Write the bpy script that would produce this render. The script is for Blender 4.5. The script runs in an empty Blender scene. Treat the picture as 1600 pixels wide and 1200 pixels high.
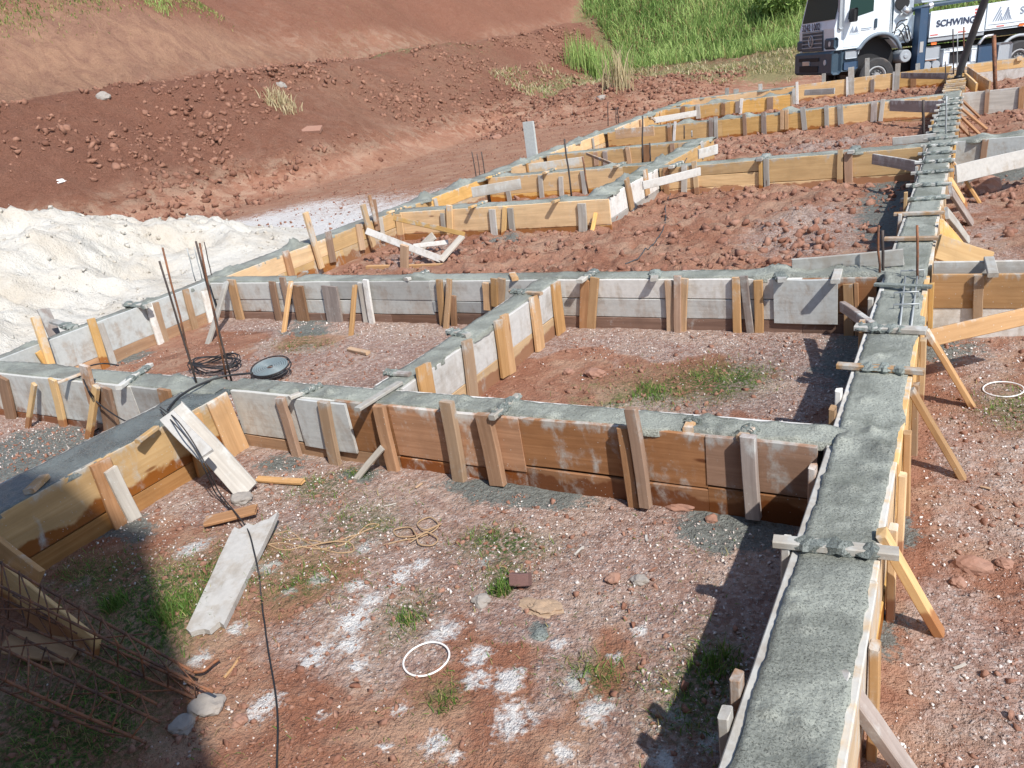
import bpy, math, random
import numpy as np
from mathutils import Vector, Matrix
random.seed(7); RS = np.random.RandomState(11)
sc = bpy.context.scene
COL = sc.collection

# ------------------------------------------------------------------ camera, sky, sun, exposure
CAMZ = 1.7
F = 1195.0
def _d(px, py):
    v = np.array([px-800.0, -(py-600.0), -F]); return v/np.linalg.norm(v)
_Y = _d(1530, -15); _X = -_d(-1270, 453); _X = _X-_Y*(_X@_Y); _X /= np.linalg.norm(_X); _Z = np.cross(_X, _Y)
ROT = np.array([_X, _Y, _Z])
cam = bpy.data.cameras.new('camera'); cam.sensor_width = 36; cam.lens = F/1600*36; cam.clip_start = .05; cam.clip_end = 600
co = bpy.data.objects.new('camera', cam); COL.objects.link(co); sc.camera = co
co.matrix_world = Matrix.Translation((0, 0, CAMZ)) @ Matrix(ROT.tolist()).to_4x4()
world = bpy.data.worlds.new('World'); sc.world = world; world.use_nodes = True
wn = world.node_tree; wn.nodes.clear()
sky = wn.nodes.new('ShaderNodeTexSky'); sky.sky_type = 'NISHITA'; sky.sun_disc = False
SUN = Vector((.80, -.45, 1.0)).normalized()
sky.sun_elevation = math.asin(SUN.z); sky.sun_rotation = math.atan2(SUN.x, SUN.y)
sky.air_density = 1.0; sky.dust_density = .6; sky.ozone_density = 1.0
bg = wn.nodes.new('ShaderNodeBackground'); bg.inputs[1].default_value = .15
wo = wn.nodes.new('ShaderNodeOutputWorld')
wn.links.new(sky.outputs[0], bg.inputs[0]); wn.links.new(bg.outputs[0], wo.inputs[0])
sl = bpy.data.lights.new('sun', 'SUN'); sl.energy = 4.5; sl.angle = math.radians(.9); sl.color = (1, .96, .9)
so = bpy.data.objects.new('sun', sl); COL.objects.link(so); so.rotation_euler = SUN.to_track_quat('Z', 'Y').to_euler()
sc.view_settings.view_transform = 'Standard'; sc.view_settings.look = 'None'
sc.view_settings.exposure = .37; sc.view_settings.gamma = 1
sc.render.engine = 'CYCLES'
sc.cycles.max_bounces = 5; sc.cycles.diffuse_bounces = 3; sc.cycles.transparent_max_bounces = 4

# ------------------------------------------------------------------ measured positions: sight line through a photo point met with a real plane
def ray(px, py): return ROT @ _d(px, py)
def G(px, py, z=0.0):
    r = ray(px, py); t = (z-CAMZ)/r[2]; return np.array([0, 0, CAMZ])+r*t
def onY(px, py, y):
    r = ray(px, py); return np.array([0, 0, CAMZ])+r*(y/r[1])
def onX(px, py, x):
    r = ray(px, py); return np.array([0, 0, CAMZ])+r*(x/r[0])

# ------------------------------------------------------------------ noise
def _h(ix, iy, s):
    n = (ix.astype(np.int64)*374761393+iy.astype(np.int64)*668265263+s*1442695041) & 0x7fffffff
    n = ((n ^ (n >> 13))*1274126177) & 0x7fffffff
    n = (n ^ (n >> 16)) & 0x7fffffff
    return (n % 100003)/100003.0
def vn(x, y, s=0):
    x = np.asarray(x, float); y = np.asarray(y, float)
    ix = np.floor(x); iy = np.floor(y); fx = x-ix; fy = y-iy
    fx = fx*fx*(3-2*fx); fy = fy*fy*(3-2*fy)
    a = _h(ix, iy, s); b = _h(ix+1, iy, s); c = _h(ix, iy+1, s); d = _h(ix+1, iy+1, s)
    return (a+(b-a)*fx)*(1-fy)+(c+(d-c)*fx)*fy
def fbm(x, y, s=0, o=4):
    t = 0; a = .5; n = 0
    for i in range(o):
        t = t+a*vn(x*2**i+i*17.3, y*2**i-i*9.1, s+i); n += a; a *= .55
    return t/n
def ss(a, b, x):
    t = np.clip((x-a)/(b-a), 0, 1); return t*t*(3-2*t)

# ------------------------------------------------------------------ object helpers
def tag(o, label=None, cat=None, group=None, kind=None):
    if label: o['label'] = label
    if cat: o['category'] = cat
    if group: o['group'] = group
    if kind: o['kind'] = kind
    return o
def thing(name, loc, label, cat, group=None):
    o = bpy.data.objects.new(name, None); COL.objects.link(o); o.location = Vector([float(v) for v in loc]); o.empty_display_size = .1
    return tag(o, label, cat, group)
def mesh(name, V, Fc, mat, parent=None, uv=None, smooth=False):
    V = np.asarray(V, float)
    pp_ = parent
    while pp_ is not None: V = V-np.array(pp_.location); pp_ = pp_.parent
    me = bpy.data.meshes.new(name); me.from_pydata(V.tolist(), [], [list(map(int, f)) for f in Fc])
    if uv is not None:
        l = me.uv_layers.new(name='UVMap'); vi = np.empty(len(me.loops), dtype=np.int32); me.loops.foreach_get('vertex_index', vi)
        l.data.foreach_set('uv', np.asarray(uv, np.float32)[vi].ravel())
    if smooth: me.polygons.foreach_set('use_smooth', [True]*len(me.polygons))
    mats = mat if isinstance(mat, (list, tuple)) else [mat]
    for m in mats: me.materials.append(m)
    o = bpy.data.objects.new(name, me); COL.objects.link(o)
    if parent is not None: o.parent = parent
    return o
def bigmesh(name, V, T, mat, attr=None, smooth=False, n=3):
    me = bpy.data.meshes.new(name); me.vertices.add(len(V)); me.vertices.foreach_set('co', np.asarray(V, np.float32).ravel())
    T = np.asarray(T, np.int32); me.loops.add(T.size); me.loops.foreach_set('vertex_index', T.ravel())
    me.polygons.add(len(T)); me.polygons.foreach_set('loop_start', np.arange(0, T.size, n, dtype=np.int32))
    me.update(calc_edges=True)
    if smooth: me.polygons.foreach_set('use_smooth', np.ones(len(T), bool))
    for k, a in (attr or {}).items():
        at = me.attributes.new(k, 'FLOAT_COLOR', 'POINT')
        c = np.ones((len(V), 4), np.float32); c[:, :a.shape[1]] = a; at.data.foreach_set('color', c.ravel())
    me.materials.append(mat); me.validate()
    o = bpy.data.objects.new(name, me); COL.objects.link(o); return o
def nrm(v): v = np.asarray(v, float); return v/max(np.linalg.norm(v), 1e-9)

def plank_geo(p0, p1, w, t, wdir=(0, 0, 1), ragged=0.0, seg=None, warp=.003, taper=0.0):
    """a sawn board from p0 to p1: width w along wdir, thickness t, chamfered edges, slightly warped"""
    p0 = np.asarray(p0, float); p1 = np.asarray(p1, float); L = np.linalg.norm(p1-p0); a = (p1-p0)/max(L, 1e-6)
    wd = np.asarray(wdir, float); wd = nrm(wd-a*(wd@a)); td = np.cross(a, wd)
    n = seg or max(2, min(14, int(L/.22)+1)); c = min(.004, t*.2, w*.2)
    sec = [(-w/2+c, -t/2), (w/2-c, -t/2), (w/2, -t/2+c), (w/2, t/2-c), (w/2-c, t/2), (-w/2+c, t/2), (-w/2, t/2-c), (-w/2, -t/2+c)]
    V = []; U = []; Fc = []; uo = random.uniform(0, 40); vo = random.uniform(0, 40)
    ph = random.uniform(0, 6); 
    for i in range(n+1):
        s = i/n; b = p0+a*(L*s)+td*(warp*math.sin(ph+s*3.1))+wd*(warp*.7*math.sin(ph*1.7+s*5)); wj = 1+random.uniform(-.012, .012)-taper*s
        for k, (x, y) in enumerate(sec):
            e = 0
            if ragged and i in (0, n): e = random.uniform(-ragged, ragged)
            V.append(b+wd*x*wj+td*y+a*e); U.append((uo+s*L, vo+x+y*.8+(.3 if 2 <= k <= 5 else 0)*0))
    for i in range(n):
        for k in range(8):
            Fc.append((i*8+k, i*8+(k+1) % 8, (i+1)*8+(k+1) % 8, (i+1)*8+k))
    Fc.append(tuple(range(7, -1, -1))); Fc.append(tuple(n*8+k for k in range(8)))
    return V, Fc, U
def plank(name, p0, p1, w, t, mat, parent=None, label=None, cat=None, group=None, **k):
    V, Fc, U = plank_geo(p0, p1, w, t, **k)
    o = mesh(name, V, Fc, mat, parent, U)
    return tag(o, label, cat, group)
def tube_geo(P, r, n=6, close=False):
    P = [np.asarray(p, float) for p in P]; V = []; Fc = []; m = len(P)
    up = np.array([0.13, .21, 1.0]); ref = None
    for i, p in enumerate(P):
        a = nrm((P[(i+1) % m] if (close or i < m-1) else p)-(P[i-1] if (close or i > 0) else p))
        if ref is None: ref = nrm(np.cross(a, up)) if abs(a @ nrm(up)) < .95 else nrm(np.cross(a, [1, 0, 0]))
        ref = nrm(ref-a*(ref @ a)); b = np.cross(a, ref); rr = r[i] if hasattr(r, '__len__') else r
        for k in range(n):
            q = 2*math.pi*k/n; V.append(p+ref*math.cos(q)*rr+b*math.sin(q)*rr)
    for i in range(m if close else m-1):
        j = (i+1) % m
        for k in range(n): Fc.append((i*n+k, i*n+(k+1) % n, j*n+(k+1) % n, j*n+k))
    if not close: Fc.append(tuple(range(n-1, -1, -1))); Fc.append(tuple((m-1)*n+k for k in range(n)))
    return V, Fc
def tube(name, P, r, mat, parent=None, n=6, close=False):
    V, Fc = tube_geo(P, r, n, close); return mesh(name, V, Fc, mat, parent, smooth=True)
def spline(P, k=6):
    P = [np.asarray(p, float) for p in P]; Q = []
    for i in range(len(P)-1):
        a = P[max(i-1, 0)]; b = P[i]; c = P[i+1]; d = P[min(i+2, len(P)-1)]
        for j in range(k):
            t = j/k; Q.append(.5*((2*b)+(c-a)*t+(2*a-5*b+4*c-d)*t*t+(-a+3*b-3*c+d)*t**3))
    Q.append(P[-1]); return Q
class MB:
    def __init__(s): s.V = []; s.F = []; s.U = []
    def add(s, V, Fc, U=None):
        o = len(s.V); s.V += [np.asarray(v, float) for v in V]; s.F += [tuple(i+o for i in f) for f in Fc]; s.U += list(U) if U is not None else [(0, 0)]*len(V)
        return s
    def plank(s, *a, **k): return s.add(*plank_geo(*a, **k))
    def tube(s, *a, **k): return s.add(*tube_geo(*a, **k))
    def make(s, name, mat, parent=None, smooth=False): return mesh(name, s.V, s.F, mat, parent, s.U, smooth)

# ------------------------------------------------------------------ materials
class NT:
    def __init__(s, name):
        s.m = bpy.data.materials.new(name); s.m.use_nodes = True; s.t = s.m.node_tree; s.t.nodes.clear()
        s.out = s.t.nodes.new('ShaderNodeOutputMaterial'); s.b = s.t.nodes.new('ShaderNodeBsdfPrincipled'); s.t.links.new(s.b.outputs[0], s.out.inputs[0])
    def n(s, ty, **k):
        nd = s.t.nodes.new(ty)
        for a, v in k.items(): setattr(nd, a, v)
        return nd
    def l(s, a, b): s.t.links.new(a, b); return b
    def put(s, sock, v):
        if isinstance(v, bpy.types.NodeSocket): s.t.links.new(v, sock)
        elif isinstance(v, (tuple, list)): sock.default_value = tuple(v)+((1,) if len(v) == 3 and len(sock.default_value) == 4 else ())
        else: sock.default_value = v
    def coord(s, k='Object'): return s.n('ShaderNodeTexCoord').outputs[k]
    def pos(s): return s.n('ShaderNodeNewGeometry').outputs['Position']
    def map(s, v, sc=(1, 1, 1), loc=(0, 0, 0)):
        m = s.n('ShaderNodeMapping'); s.l(v, m.inputs[0]); m.inputs['Scale'].default_value = sc; m.inputs['Location'].default_value = loc; return m.outputs[0]
    def noise(s, v, scale=5, det=5, rough=.55, dist=0, out=0):
        n = s.n('ShaderNodeTexNoise'); s.l(v, n.inputs['Vector']); n.inputs['Scale'].default_value = scale; n.inputs['Detail'].default_value = det
        n.inputs['Roughness'].default_value = rough; n.inputs['Distortion'].default_value = dist; return n.outputs[out]
    def vor(s, v, scale=5, out='Distance', feat='F1'):
        n = s.n('ShaderNodeTexVoronoi', feature=feat); s.l(v, n.inputs['Vector']); n.inputs['Scale'].default_value = scale; return n.outputs[out]
    def ramp(s, f, a, b, ca=0., cb=1.):
        m = s.n('ShaderNodeMapRange'); m.interpolation_type = 'SMOOTHSTEP'; s.put(m.inputs[0], f); m.inputs[1].default_value = a; m.inputs[2].default_value = b
        m.inputs[3].default_value = ca; m.inputs[4].default_value = cb; return m.outputs[0]
    def ma(s, op, a, b=0., c=0.):
        m = s.n('ShaderNodeMath', operation=op); s.put(m.inputs[0], a); s.put(m.inputs[1], b); s.put(m.inputs[2], c); return m.outputs[0]
    def mix(s, f, a, b, bt='MIX'):
        m = s.n('ShaderNodeMix', data_type='RGBA', blend_type=bt); s.put(m.inputs[0], f); s.put(m.inputs[6], a); s.put(m.inputs[7], b); return m.outputs[2]
    def bump(s, h, st=.5, d=.01, normal=None):
        b = s.n('ShaderNodeBump'); s.put(b.inputs['Height'], h); b.inputs['Strength'].default_value = st; b.inputs['Distance'].default_value = d
        if normal: s.l(normal, b.inputs['Normal'])
        return b.outputs[0]
    def fin(s, col, rough=.8, normal=None, metal=0., spec=.4):
        s.put(s.b.inputs['Base Color'], col); s.put(s.b.inputs['Roughness'], rough); s.put(s.b.inputs['Metallic'], metal); s.put(s.b.inputs['Specular IOR Level'], spec)
        if normal is not None: s.l(normal, s.b.inputs['Normal'])
        return s.m

def wood(name, c1, c2, film=.15, filmc=(.52, .52, .49), wet=0., wetz=-.25, wetc=(.16, .055, .018), knots=1., rough=.78):
    k = NT(name); uv = k.coord('UV'); P = k.pos()
    rnd = k.n('ShaderNodeObjectInfo').outputs['Random']
    g = k.noise(k.map(uv, (1.6, 42, 1)), 1, 4, .6, .6); g2 = k.noise(k.map(uv, (.9, 7, 1)), 1, 4, .6, 1.2)
    col = k.mix(k.ramp(g, .25, .75), c1, c2)
    col = k.mix(k.ramp(g2, .35, .75, 0, .65), col, tuple(v*.72 for v in c2))
    blot = k.noise(P, 5, 5, .6)
    col = k.mix(k.ramp(blot, .45, .75, 0, .35), col, tuple(v*.62 for v in c2))
    # knots
    kv = k.n('ShaderNodeTexVoronoi'); k.l(k.map(uv, (2.1, 8.5, 1)), kv.inputs['Vector']); kv.inputs['Scale'].default_value = 1; kv.inputs['Randomness'].default_value = 1
    kn = k.ramp(kv.outputs['Distance'], .05, .13, .85*knots, 0)
    gate = k.ma('GREATER_THAN', k.n('ShaderNodeSeparateColor').outputs[0], .5)
    sepc = gate.node.inputs[0].links[0].from_node if gate.node.inputs[0].links else None
    if sepc: k.l(kv.outputs['Color'], sepc.inputs[0])
    col = k.mix(k.ma('MULTIPLY', kn, gate), col, (c2[0]*.35, c2[1]*.22, c2[2]*.18))
    if wet:
        z = k.n('ShaderNodeSeparateXYZ'); k.l(P, z.inputs[0])
        zz = k.ma('ADD', z.outputs[2], k.ma('MULTIPLY', k.noise(P, 3.5, 4, .6), .22))
        f = k.ramp(zz, wetz+.11-.012, wetz+.11+.012, wet, 0)
        col = k.mix(f, col, wetc)
        rough = k.mix(f, (rough,)*3, (.4,)*3)
    # cement film and splashes
    zf = k.n('ShaderNodeSeparateXYZ'); k.l(P, zf.inputs[0])
    top = k.ramp(zf.outputs[2], -.07, .0, 0, .12)
    fn = k.noise(k.map(P, (1, 1, .45)), 7, 6, .62, .4)
    ff = k.ramp(k.ma('ADD', k.ma('ADD', k.ma('MULTIPLY', fn, .8), k.ma('MULTIPLY', k.noise(P, 28, 4, .65), .25)), k.ma('ADD', top, film*.42)), .60, .80, 0, .85)
    fn2 = k.noise(P, 24, 3, .6)
    fcol = k.mix(k.ramp(fn2, .35, .7), filmc, tuple(v*.88 for v in filmc))
    col = k.mix(ff, col, fcol)
    sp = k.ramp(k.vor(P, 34), .04, .12, 1, 0); spg = k.ramp(k.noise(P, 4, 2), .42, .56)
    col = k.mix(k.ma('MULTIPLY', sp, spg), col, (.55, .55, .52))
    # each board its own tone
    hv = k.n('ShaderNodeHueSaturation'); k.l(col, hv.inputs['Color'])
    k.l(k.ramp(rnd, 0, 1, .74, 1.16), hv.inputs['Value']); k.l(k.ramp(k.ma('FRACT', k.ma('MULTIPLY', rnd, 7.3)), 0, 1, .8, 1.1), hv.inputs['Saturation'])
    h = k.ma('ADD', k.ma('MULTIPLY', g, .6), k.ma('ADD', k.ma('MULTIPLY', ff, .4), k.ma('MULTIPLY', fn2, .3)))
    return k.fin(hv.outputs[0], rough, k.bump(h, .55, .004), spec=.3)

YEL = wood('yellow_pine', (.70, .45, .19), (.60, .36, .14), film=.0, wet=.85, wetz=-.33, wetc=(.30, .10, .025))
YELC = wood('pine_with_cement', (.62, .44, .25), (.54, .36, .18), film=.22, wet=.8, wetz=-.31, wetc=(.26, .085, .022))
YELS = wood('stained_plywood', (.64, .45, .25), (.56, .37, .19), film=.12, wet=.92, wetz=-.235, wetc=(.25, .085, .025))
TAN = wood('tan_stake_wood', (.52, .32, .165), (.41, .24, .115), film=.0, wet=0)
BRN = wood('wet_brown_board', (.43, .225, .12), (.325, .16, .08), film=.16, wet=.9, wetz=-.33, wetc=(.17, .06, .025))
BRS = wood('brown_stake_wood', (.41, .24, .14), (.30, .165, .09), film=.0)
GRY = wood('cement_grey_board', (.48, .42, .36), (.37, .32, .27), film=.48, filmc=(.50, .50, .47), wet=.85, wetz=-.34, wetc=(.17, .06, .025))
GRYL = wood('cement_skinned_board', (.40, .36, .31), (.31, .27, .23), film=.55, filmc=(.44, .46, .45), wet=0, knots=.3)
WHT = wood('whitish_board', (.56, .51, .45), (.46, .41, .35), film=.5, filmc=(.64, .62, .585), wet=0, knots=.5)
LGR = wood('pale_grey_wood', (.50, .46, .40), (.40, .36, .31), film=.12, filmc=(.52, .52, .49))
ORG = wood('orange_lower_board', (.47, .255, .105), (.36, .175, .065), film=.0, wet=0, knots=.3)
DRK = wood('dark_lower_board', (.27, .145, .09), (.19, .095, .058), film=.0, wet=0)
GBR = wood('grey_brown_plank', (.37, .30, .26), (.27, .21, .18), film=.1)

def concrete_mat(name, c=(.20, .24, .225), wet=0.):
    k = NT(name); P = k.pos()
    a = k.noise(P, 2.2, 6, .65, .8); b = k.noise(P, 34, 7, .72); v = k.vor(k.map(P, (1, 1, 1)), 70); pit = k.ramp(k.noise(P, 150, 4, .7, .3), .54, .70)
    
    col = k.mix(k.ramp(a, .38, .62), tuple(q*1.08 for q in c), tuple(q*.68 for q in c)); col = k.mix(k.ramp(b, .30, .48, .5, 0), col, tuple(q*.6 for q in c))
    col = k.mix(k.ramp(k.noise(P, 9, 3), .6, .8, 0, .5), col, tuple(q*1.35 for q in c))
    col = k.mix(k.ma('MULTIPLY', pit, .3), col, tuple(q*.5 for q in c))
    h = k.ma('ADD', k.ma('MULTIPLY', b, .8), k.ma('ADD', k.ma('MULTIPLY', v, .25), k.ma('MULTIPLY', pit, -.45)))
    r = k.ramp(a, .40, .62, .66-.3*wet, .30-.2*wet)
    return k.fin(col, r, k.bump(h, .9, .011), spec=.5)
CON = concrete_mat('fresh_concrete', (.285, .298, .258)); CONW = concrete_mat('wet_shaded_concrete', (.14, .158, .152), .7); CAK = concrete_mat('caked_concrete', (.215, .24, .22))  # second concrete: colour darkened for its wetness and for the shade lying there

def soil_mat():
    k = NT('site_soil'); P = k.pos()
    A = k.n('ShaderNodeAttribute', attribute_name='za'); B = k.n('ShaderNodeAttribute', attribute_name='zb')
    sa = k.n('ShaderNodeSeparateColor'); k.l(A.outputs['Color'], sa.inputs[0]); sb = k.n('ShaderNodeSeparateColor'); k.l(B.outputs['Color'], sb.inputs[0])
    white, grav, green = sa.outputs[0], sa.outputs[1], sa.outputs[2]; pale, dark, straw = sb.outputs[0], sb.outputs[1], sb.outputs[2]
    n1 = k.noise(P, .9, 6, .6); n2 = k.noise(P, 7, 6, .65); n3 = k.noise(P, 38, 5, .65); n4 = k.noise(P, 140, 3, .6); nm = k.noise(P, 15, 5, .7)
    n0 = k.noise(P, 1.9, 5, .65, .5); col = k.mix(k.ramp(n1, .35, .65), (.29, .128, .078), (.365, .188, .125)); col = k.mix(k.ramp(n0, .46, .62, 0, .8), col, (.44, .285, .20)); nd = k.noise(P, 1.25, 5, .65, .8); col = k.mix(k.ramp(nd, .56, .70, 0, .75), col, (.185, .085, .055))
    col = k.mix(k.ramp(n2, .42, .75, 0, .6), col, (.44, .262, .175))
    col = k.mix(k.ramp(n3, .5, .75, 0, .5), col, (.185, .095, .07))
    dl = k.mix(k.ramp(n3, .35, .65), (.18, .078, .05), (.29, .134, .088)); col = k.mix(k.ramp(dark, 0, 1, 0, .9), col, dl)
    stk = k.noise(k.map(P, (.8, 1.6, .8)), 1, 7, .75, 1.2); pl = k.mix(k.ramp(stk, .3, .7), (.40, .235, .15), (.26, .14, .098)); col = k.mix(pale, col, pl)
    st = k.mix(k.ramp(n3, .35, .65), (.30, .24, .12), (.16, .15, .07)); col = k.mix(k.ramp(k.ma('ADD', straw, k.ma('MULTIPLY', k.ma('SUBTRACT', n2, .5), 1.4)), .35, .6), col, st)
    # gravel of pale crushed stone and spilt cement
    v = k.vor(P, 46); vc = k.n('ShaderNodeTexVoronoi'); k.l(P, vc.inputs['Vector']); vc.inputs['Scale'].default_value = 46
    vs = k.n('ShaderNodeSeparateColor'); k.l(vc.outputs['Color'], vs.inputs[0])
    gcol = k.mix(k.ramp(vs.outputs[0], .2, .8), (.28, .25, .235), (.60, .56, .53))
    gm = k.ramp(k.ma('ADD', k.ma('MULTIPLY', grav, .75), k.ma('MULTIPLY', n2, .5)), .42, .62)
    gm = k.ma('MULTIPLY', gm, k.ramp(v, .012, .4, 1, .35))
    col = k.mix(gm, col, gcol)
    # grey mortar droppings (alpha zone)
    gr = k.ramp(k.ma('ADD', A.outputs['Alpha'], k.ma('ADD', k.ma('MULTIPLY', k.ma('SUBTRACT', n2, .5), 1.3), k.ma('MULTIPLY', k.ma('SUBTRACT', n3, .5), .9))), .40, .66, 0, .9)
    col = k.mix(gr, col, k.mix(k.ramp(n3, .35, .65), (.12, .135, .125), (.20, .225, .21)))
    # white powder
    wm = k.ramp(k.ma('ADD', white, k.ma('ADD', k.ma('MULTIPLY', k.ma('SUBTRACT', n2, .5), .9), k.ma('MULTIPLY', k.ma('SUBTRACT', n3, .5), 1.5))), .30, .80, 0, .9)
    col = k.mix(wm, col, (.70, .69, .67))
    fl = k.ma('MULTIPLY', k.ramp(k.vor(P, 85), .10, .22, 1, 0), k.ramp(k.noise(P, 11, 3), .5, .6)); col = k.mix(k.ma('MULTIPLY', fl, .28), col, (.60, .52, .46))
    col = k.mix(k.ma('MULTIPLY', green, k.ramp(n3, .35, .6)), col, (.06, .10, .025))
    h = k.ma('ADD', k.ma('ADD', k.ma('MULTIPLY', n2, .9), k.ma('MULTIPLY', nm, 1.1)), k.ma('ADD', k.ma('MULTIPLY', n3, .55), k.ma('ADD', k.ma('MULTIPLY', n4, .16), k.ma('MULTIPLY', gm, .25))))
    sp = k.n('ShaderNodeSeparateXYZ'); k.l(P, sp.inputs[0])
    m1 = k.ma('MULTIPLY', k.ramp(sp.outputs[2], -.25, .3, 0, .8), k.ramp(sp.outputs[2], 3.2, 4.0, 1, .8)); m2 = k.ma('MULTIPLY', k.ramp(sp.outputs[1], 5.9, 6.6), .38)
    nb = k.noise(P, 3.6, 8, .78, .4); vm = k.n('ShaderNodeBump'); k.put(vm.inputs['Height'], nb); k.put(vm.inputs['Strength'], k.ma('MAXIMUM', m1, m2)); vm.inputs['Distance'].default_value = .24
    return k.fin(col, .92, k.bump(h, 1., .042, vm.outputs[0]), spec=.15)
SOIL = soil_mat()
def tone_mat(name, ca, cb, rough=.9, bs=60, spec=.2):
    k = NT(name); A = k.n('ShaderNodeAttribute', attribute_name='tone'); s = k.n('ShaderNodeSeparateColor'); k.l(A.outputs['Color'], s.inputs[0])
    P = k.pos(); n = k.noise(P, bs, 3, .6)
    col = k.mix(s.outputs[0], ca, cb); col = k.mix(k.ramp(n, .4, .7, 0, .4), col, tuple(v*.55 for v in ca))
    return k.fin(col, rough, k.bump(n, .5, .01), spec=spec)
CLOD = tone_mat('red_clods', (.23, .108, .072), (.35, .195, .14)); CLODB = tone_mat('bank_clods', (.18, .083, .055), (.33, .175, .12), bs=14)
PEB = tone_mat('pale_gravel', (.36, .25, .205), (.78, .74, .70)); 
def leaf_mat(name, ca, cb):
    k = NT(name); A = k.n('ShaderNodeAttribute', attribute_name='tone'); s = k.n('ShaderNodeSeparateColor'); k.l(A.outputs['Color'], s.inputs[0])
    col = k.mix(s.outputs[0], ca, cb); col = k.mix(s.outputs[1], col, (.42, .34, .15))
    m = k.fin(col, .6, spec=.25); k.b.inputs['Subsurface Weight'].default_value = 0
    tr = k.n('ShaderNodeBsdfTranslucent'); k.l(col, tr.inputs[0]); mx = k.n('ShaderNodeMixShader'); mx.inputs[0].default_value = .3
    k.l(k.b.outputs[0], mx.inputs[1]); k.l(tr.outputs[0], mx.inputs[2]); k.l(mx.outputs[0], k.out.inputs[0]); return m
GRN = leaf_mat('grass_blades', (.055, .115, .022), (.17, .28, .055)); GRH = leaf_mat('hill_grass_blades', (.13, .23, .05), (.40, .52, .17)); STR = leaf_mat('dry_straw', (.42, .34, .19), (.62, .54, .34))
def sand_mat():
    k = NT('white_sand'); P = k.pos(); a = k.noise(P, 1.3, 6, .6); b = k.noise(P, 9, 6, .65); c = k.noise(P, 60, 4, .6)
    col = k.mix(k.ramp(a, .35, .7), (.63, .60, .54), (.56, .505, .425)); col = k.mix(k.ramp(b, .55, .75, 0, .5), col, (.44, .36, .26))
    return k.fin(col, .95, k.bump(k.ma('ADD', k.ma('MULTIPLY', k.noise(P, 3.2, 6, .7, .2), 1.5), k.ma('ADD', b, k.ma('MULTIPLY', c, .5))), .9, .06), spec=.1)
SAND = sand_mat()
def plain(name, c, rough=.5, metal=0., spec=.5, dirt=.0, bs=20, bst=.1):
    k = NT(name); P = k.pos(); n = k.noise(P, bs, 4, .6); n2 = k.noise(P, 2.2, 5, .65)
    col = k.mix(k.ramp(n, .45, .75, 0, .12+dirt*.5), c, tuple(v*.6 for v in c)); col = k.mix(k.ramp(n2, .5, .75, 0, dirt), col, (.30, .22, .17))
    return k.fin(col, rough, k.bump(n, bst, .003), metal, spec)
RUST = None
def rust_mat():
    k = NT('rusty_rebar'); P = k.pos(); n = k.noise(P, 9, 5, .65); n2 = k.noise(P, 90, 3, .6)
    col = k.mix(k.ramp(n, .35, .65), (.10, .052, .036), (.30, .125, .06)); col = k.mix(k.ramp(n2, .5, .7, 0, .5), col, (.16, .125, .105))
    return k.fin(col, .75, k.bump(n2, .6, .003), .25)
RUST = rust_mat(); STEEL = plain('cement_coated_bar', (.36, .38, .38), .5, .3, dirt=.15); DBAR = plain('dark_bar', (.07, .055, .05), .7, .3, dirt=.2)
BLK = plain('black_rubber', (.018, .018, .02), .55, dirt=.25); HOSE = plain('grey_rubber_hose', (.055, .062, .068), .6, dirt=.2)
ROPE = plain('yellow_rope', (.38, .25, .14), .85, dirt=.25, bs=120, bst=.8); PVC = plain('white_plastic', (.82, .78, .75), .4, dirt=.12)
GDISC = plain('grey_plastic', (.17, .21, .22), .5, dirt=.2); BRICK = plain('dark_brick', (.16, .085, .075), .9, dirt=.3, bs=50, bst=.7)
ROCK = plain('red_rock', (.31, .165, .115), .9, dirt=.4, bs=18, bst=1.); CHUNK = plain('mortar_chunk', (.30, .27, .24), .9, dirt=.35, bs=25, bst=.9); YCR = plain('yellow_crumbs', (.37, .26, .175), .95, dirt=.3, bs=40, bst=1.)
SHADE_SHEET = plain('shade_block_sheet', (.35, .37, .38), .5, .2, dirt=.2)

# ------------------------------------------------------------------ terrain
def bank(x, y):
    # lower spoil bank, ledge and cut slope above it
    toe = -15.4-.5*np.sin(y*.21)-.35*np.sin(y*.53+1)+1.2*ss(13, 9, y)*0-3.5*ss(11.5, 6, y)
    d = toe-x
    n = fbm(x*.35, y*.35, 5)
    lo = .66*(d+.5*(n-.5)*2)
    crest = 3.35+.5*(fbm(y*.15, y*0+3.3, 9)-.5)+.03*np.clip(y-25, 0, 60)
    lo = np.minimum(lo, crest+.04*np.clip(d-5.4, 0, 99))
    d2 = d-7.0+.8*(fbm(x*.2, y*.2, 15)-.5)
    up = crest+.1+.72*d2+.35*ss(0, 3, d2)+ss(.2, 1.5, d2)*(.30*(fbm(y*.55+x*.5, x*.5, 61)-.5)+.07*(fbm(y*2.2+x*1.4, x*.9, 62)-.5))
    top = crest+3.2+.05*np.clip(d2-4, 0, 99)
    up = np.minimum(up, top)
    third = top-.3+.7*(d2-8.5); up = np.maximum(up, np.minimum(third, top+7))
    return np.where(d2 > 0, np.maximum(lo, up), lo)
def back(x, y):
    n = fbm(x*.12, y*.12, 33)
    k = 44+1.0*(n-.5)
    g = .055*np.clip(y-27, 0, 200)*ss(-3, -8, x)+.02*np.clip(y-31, 0, 200)
    return g+.42*np.clip(y-k, 0, 20)+.6*np.clip(y-k-20, 0, 100)
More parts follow.
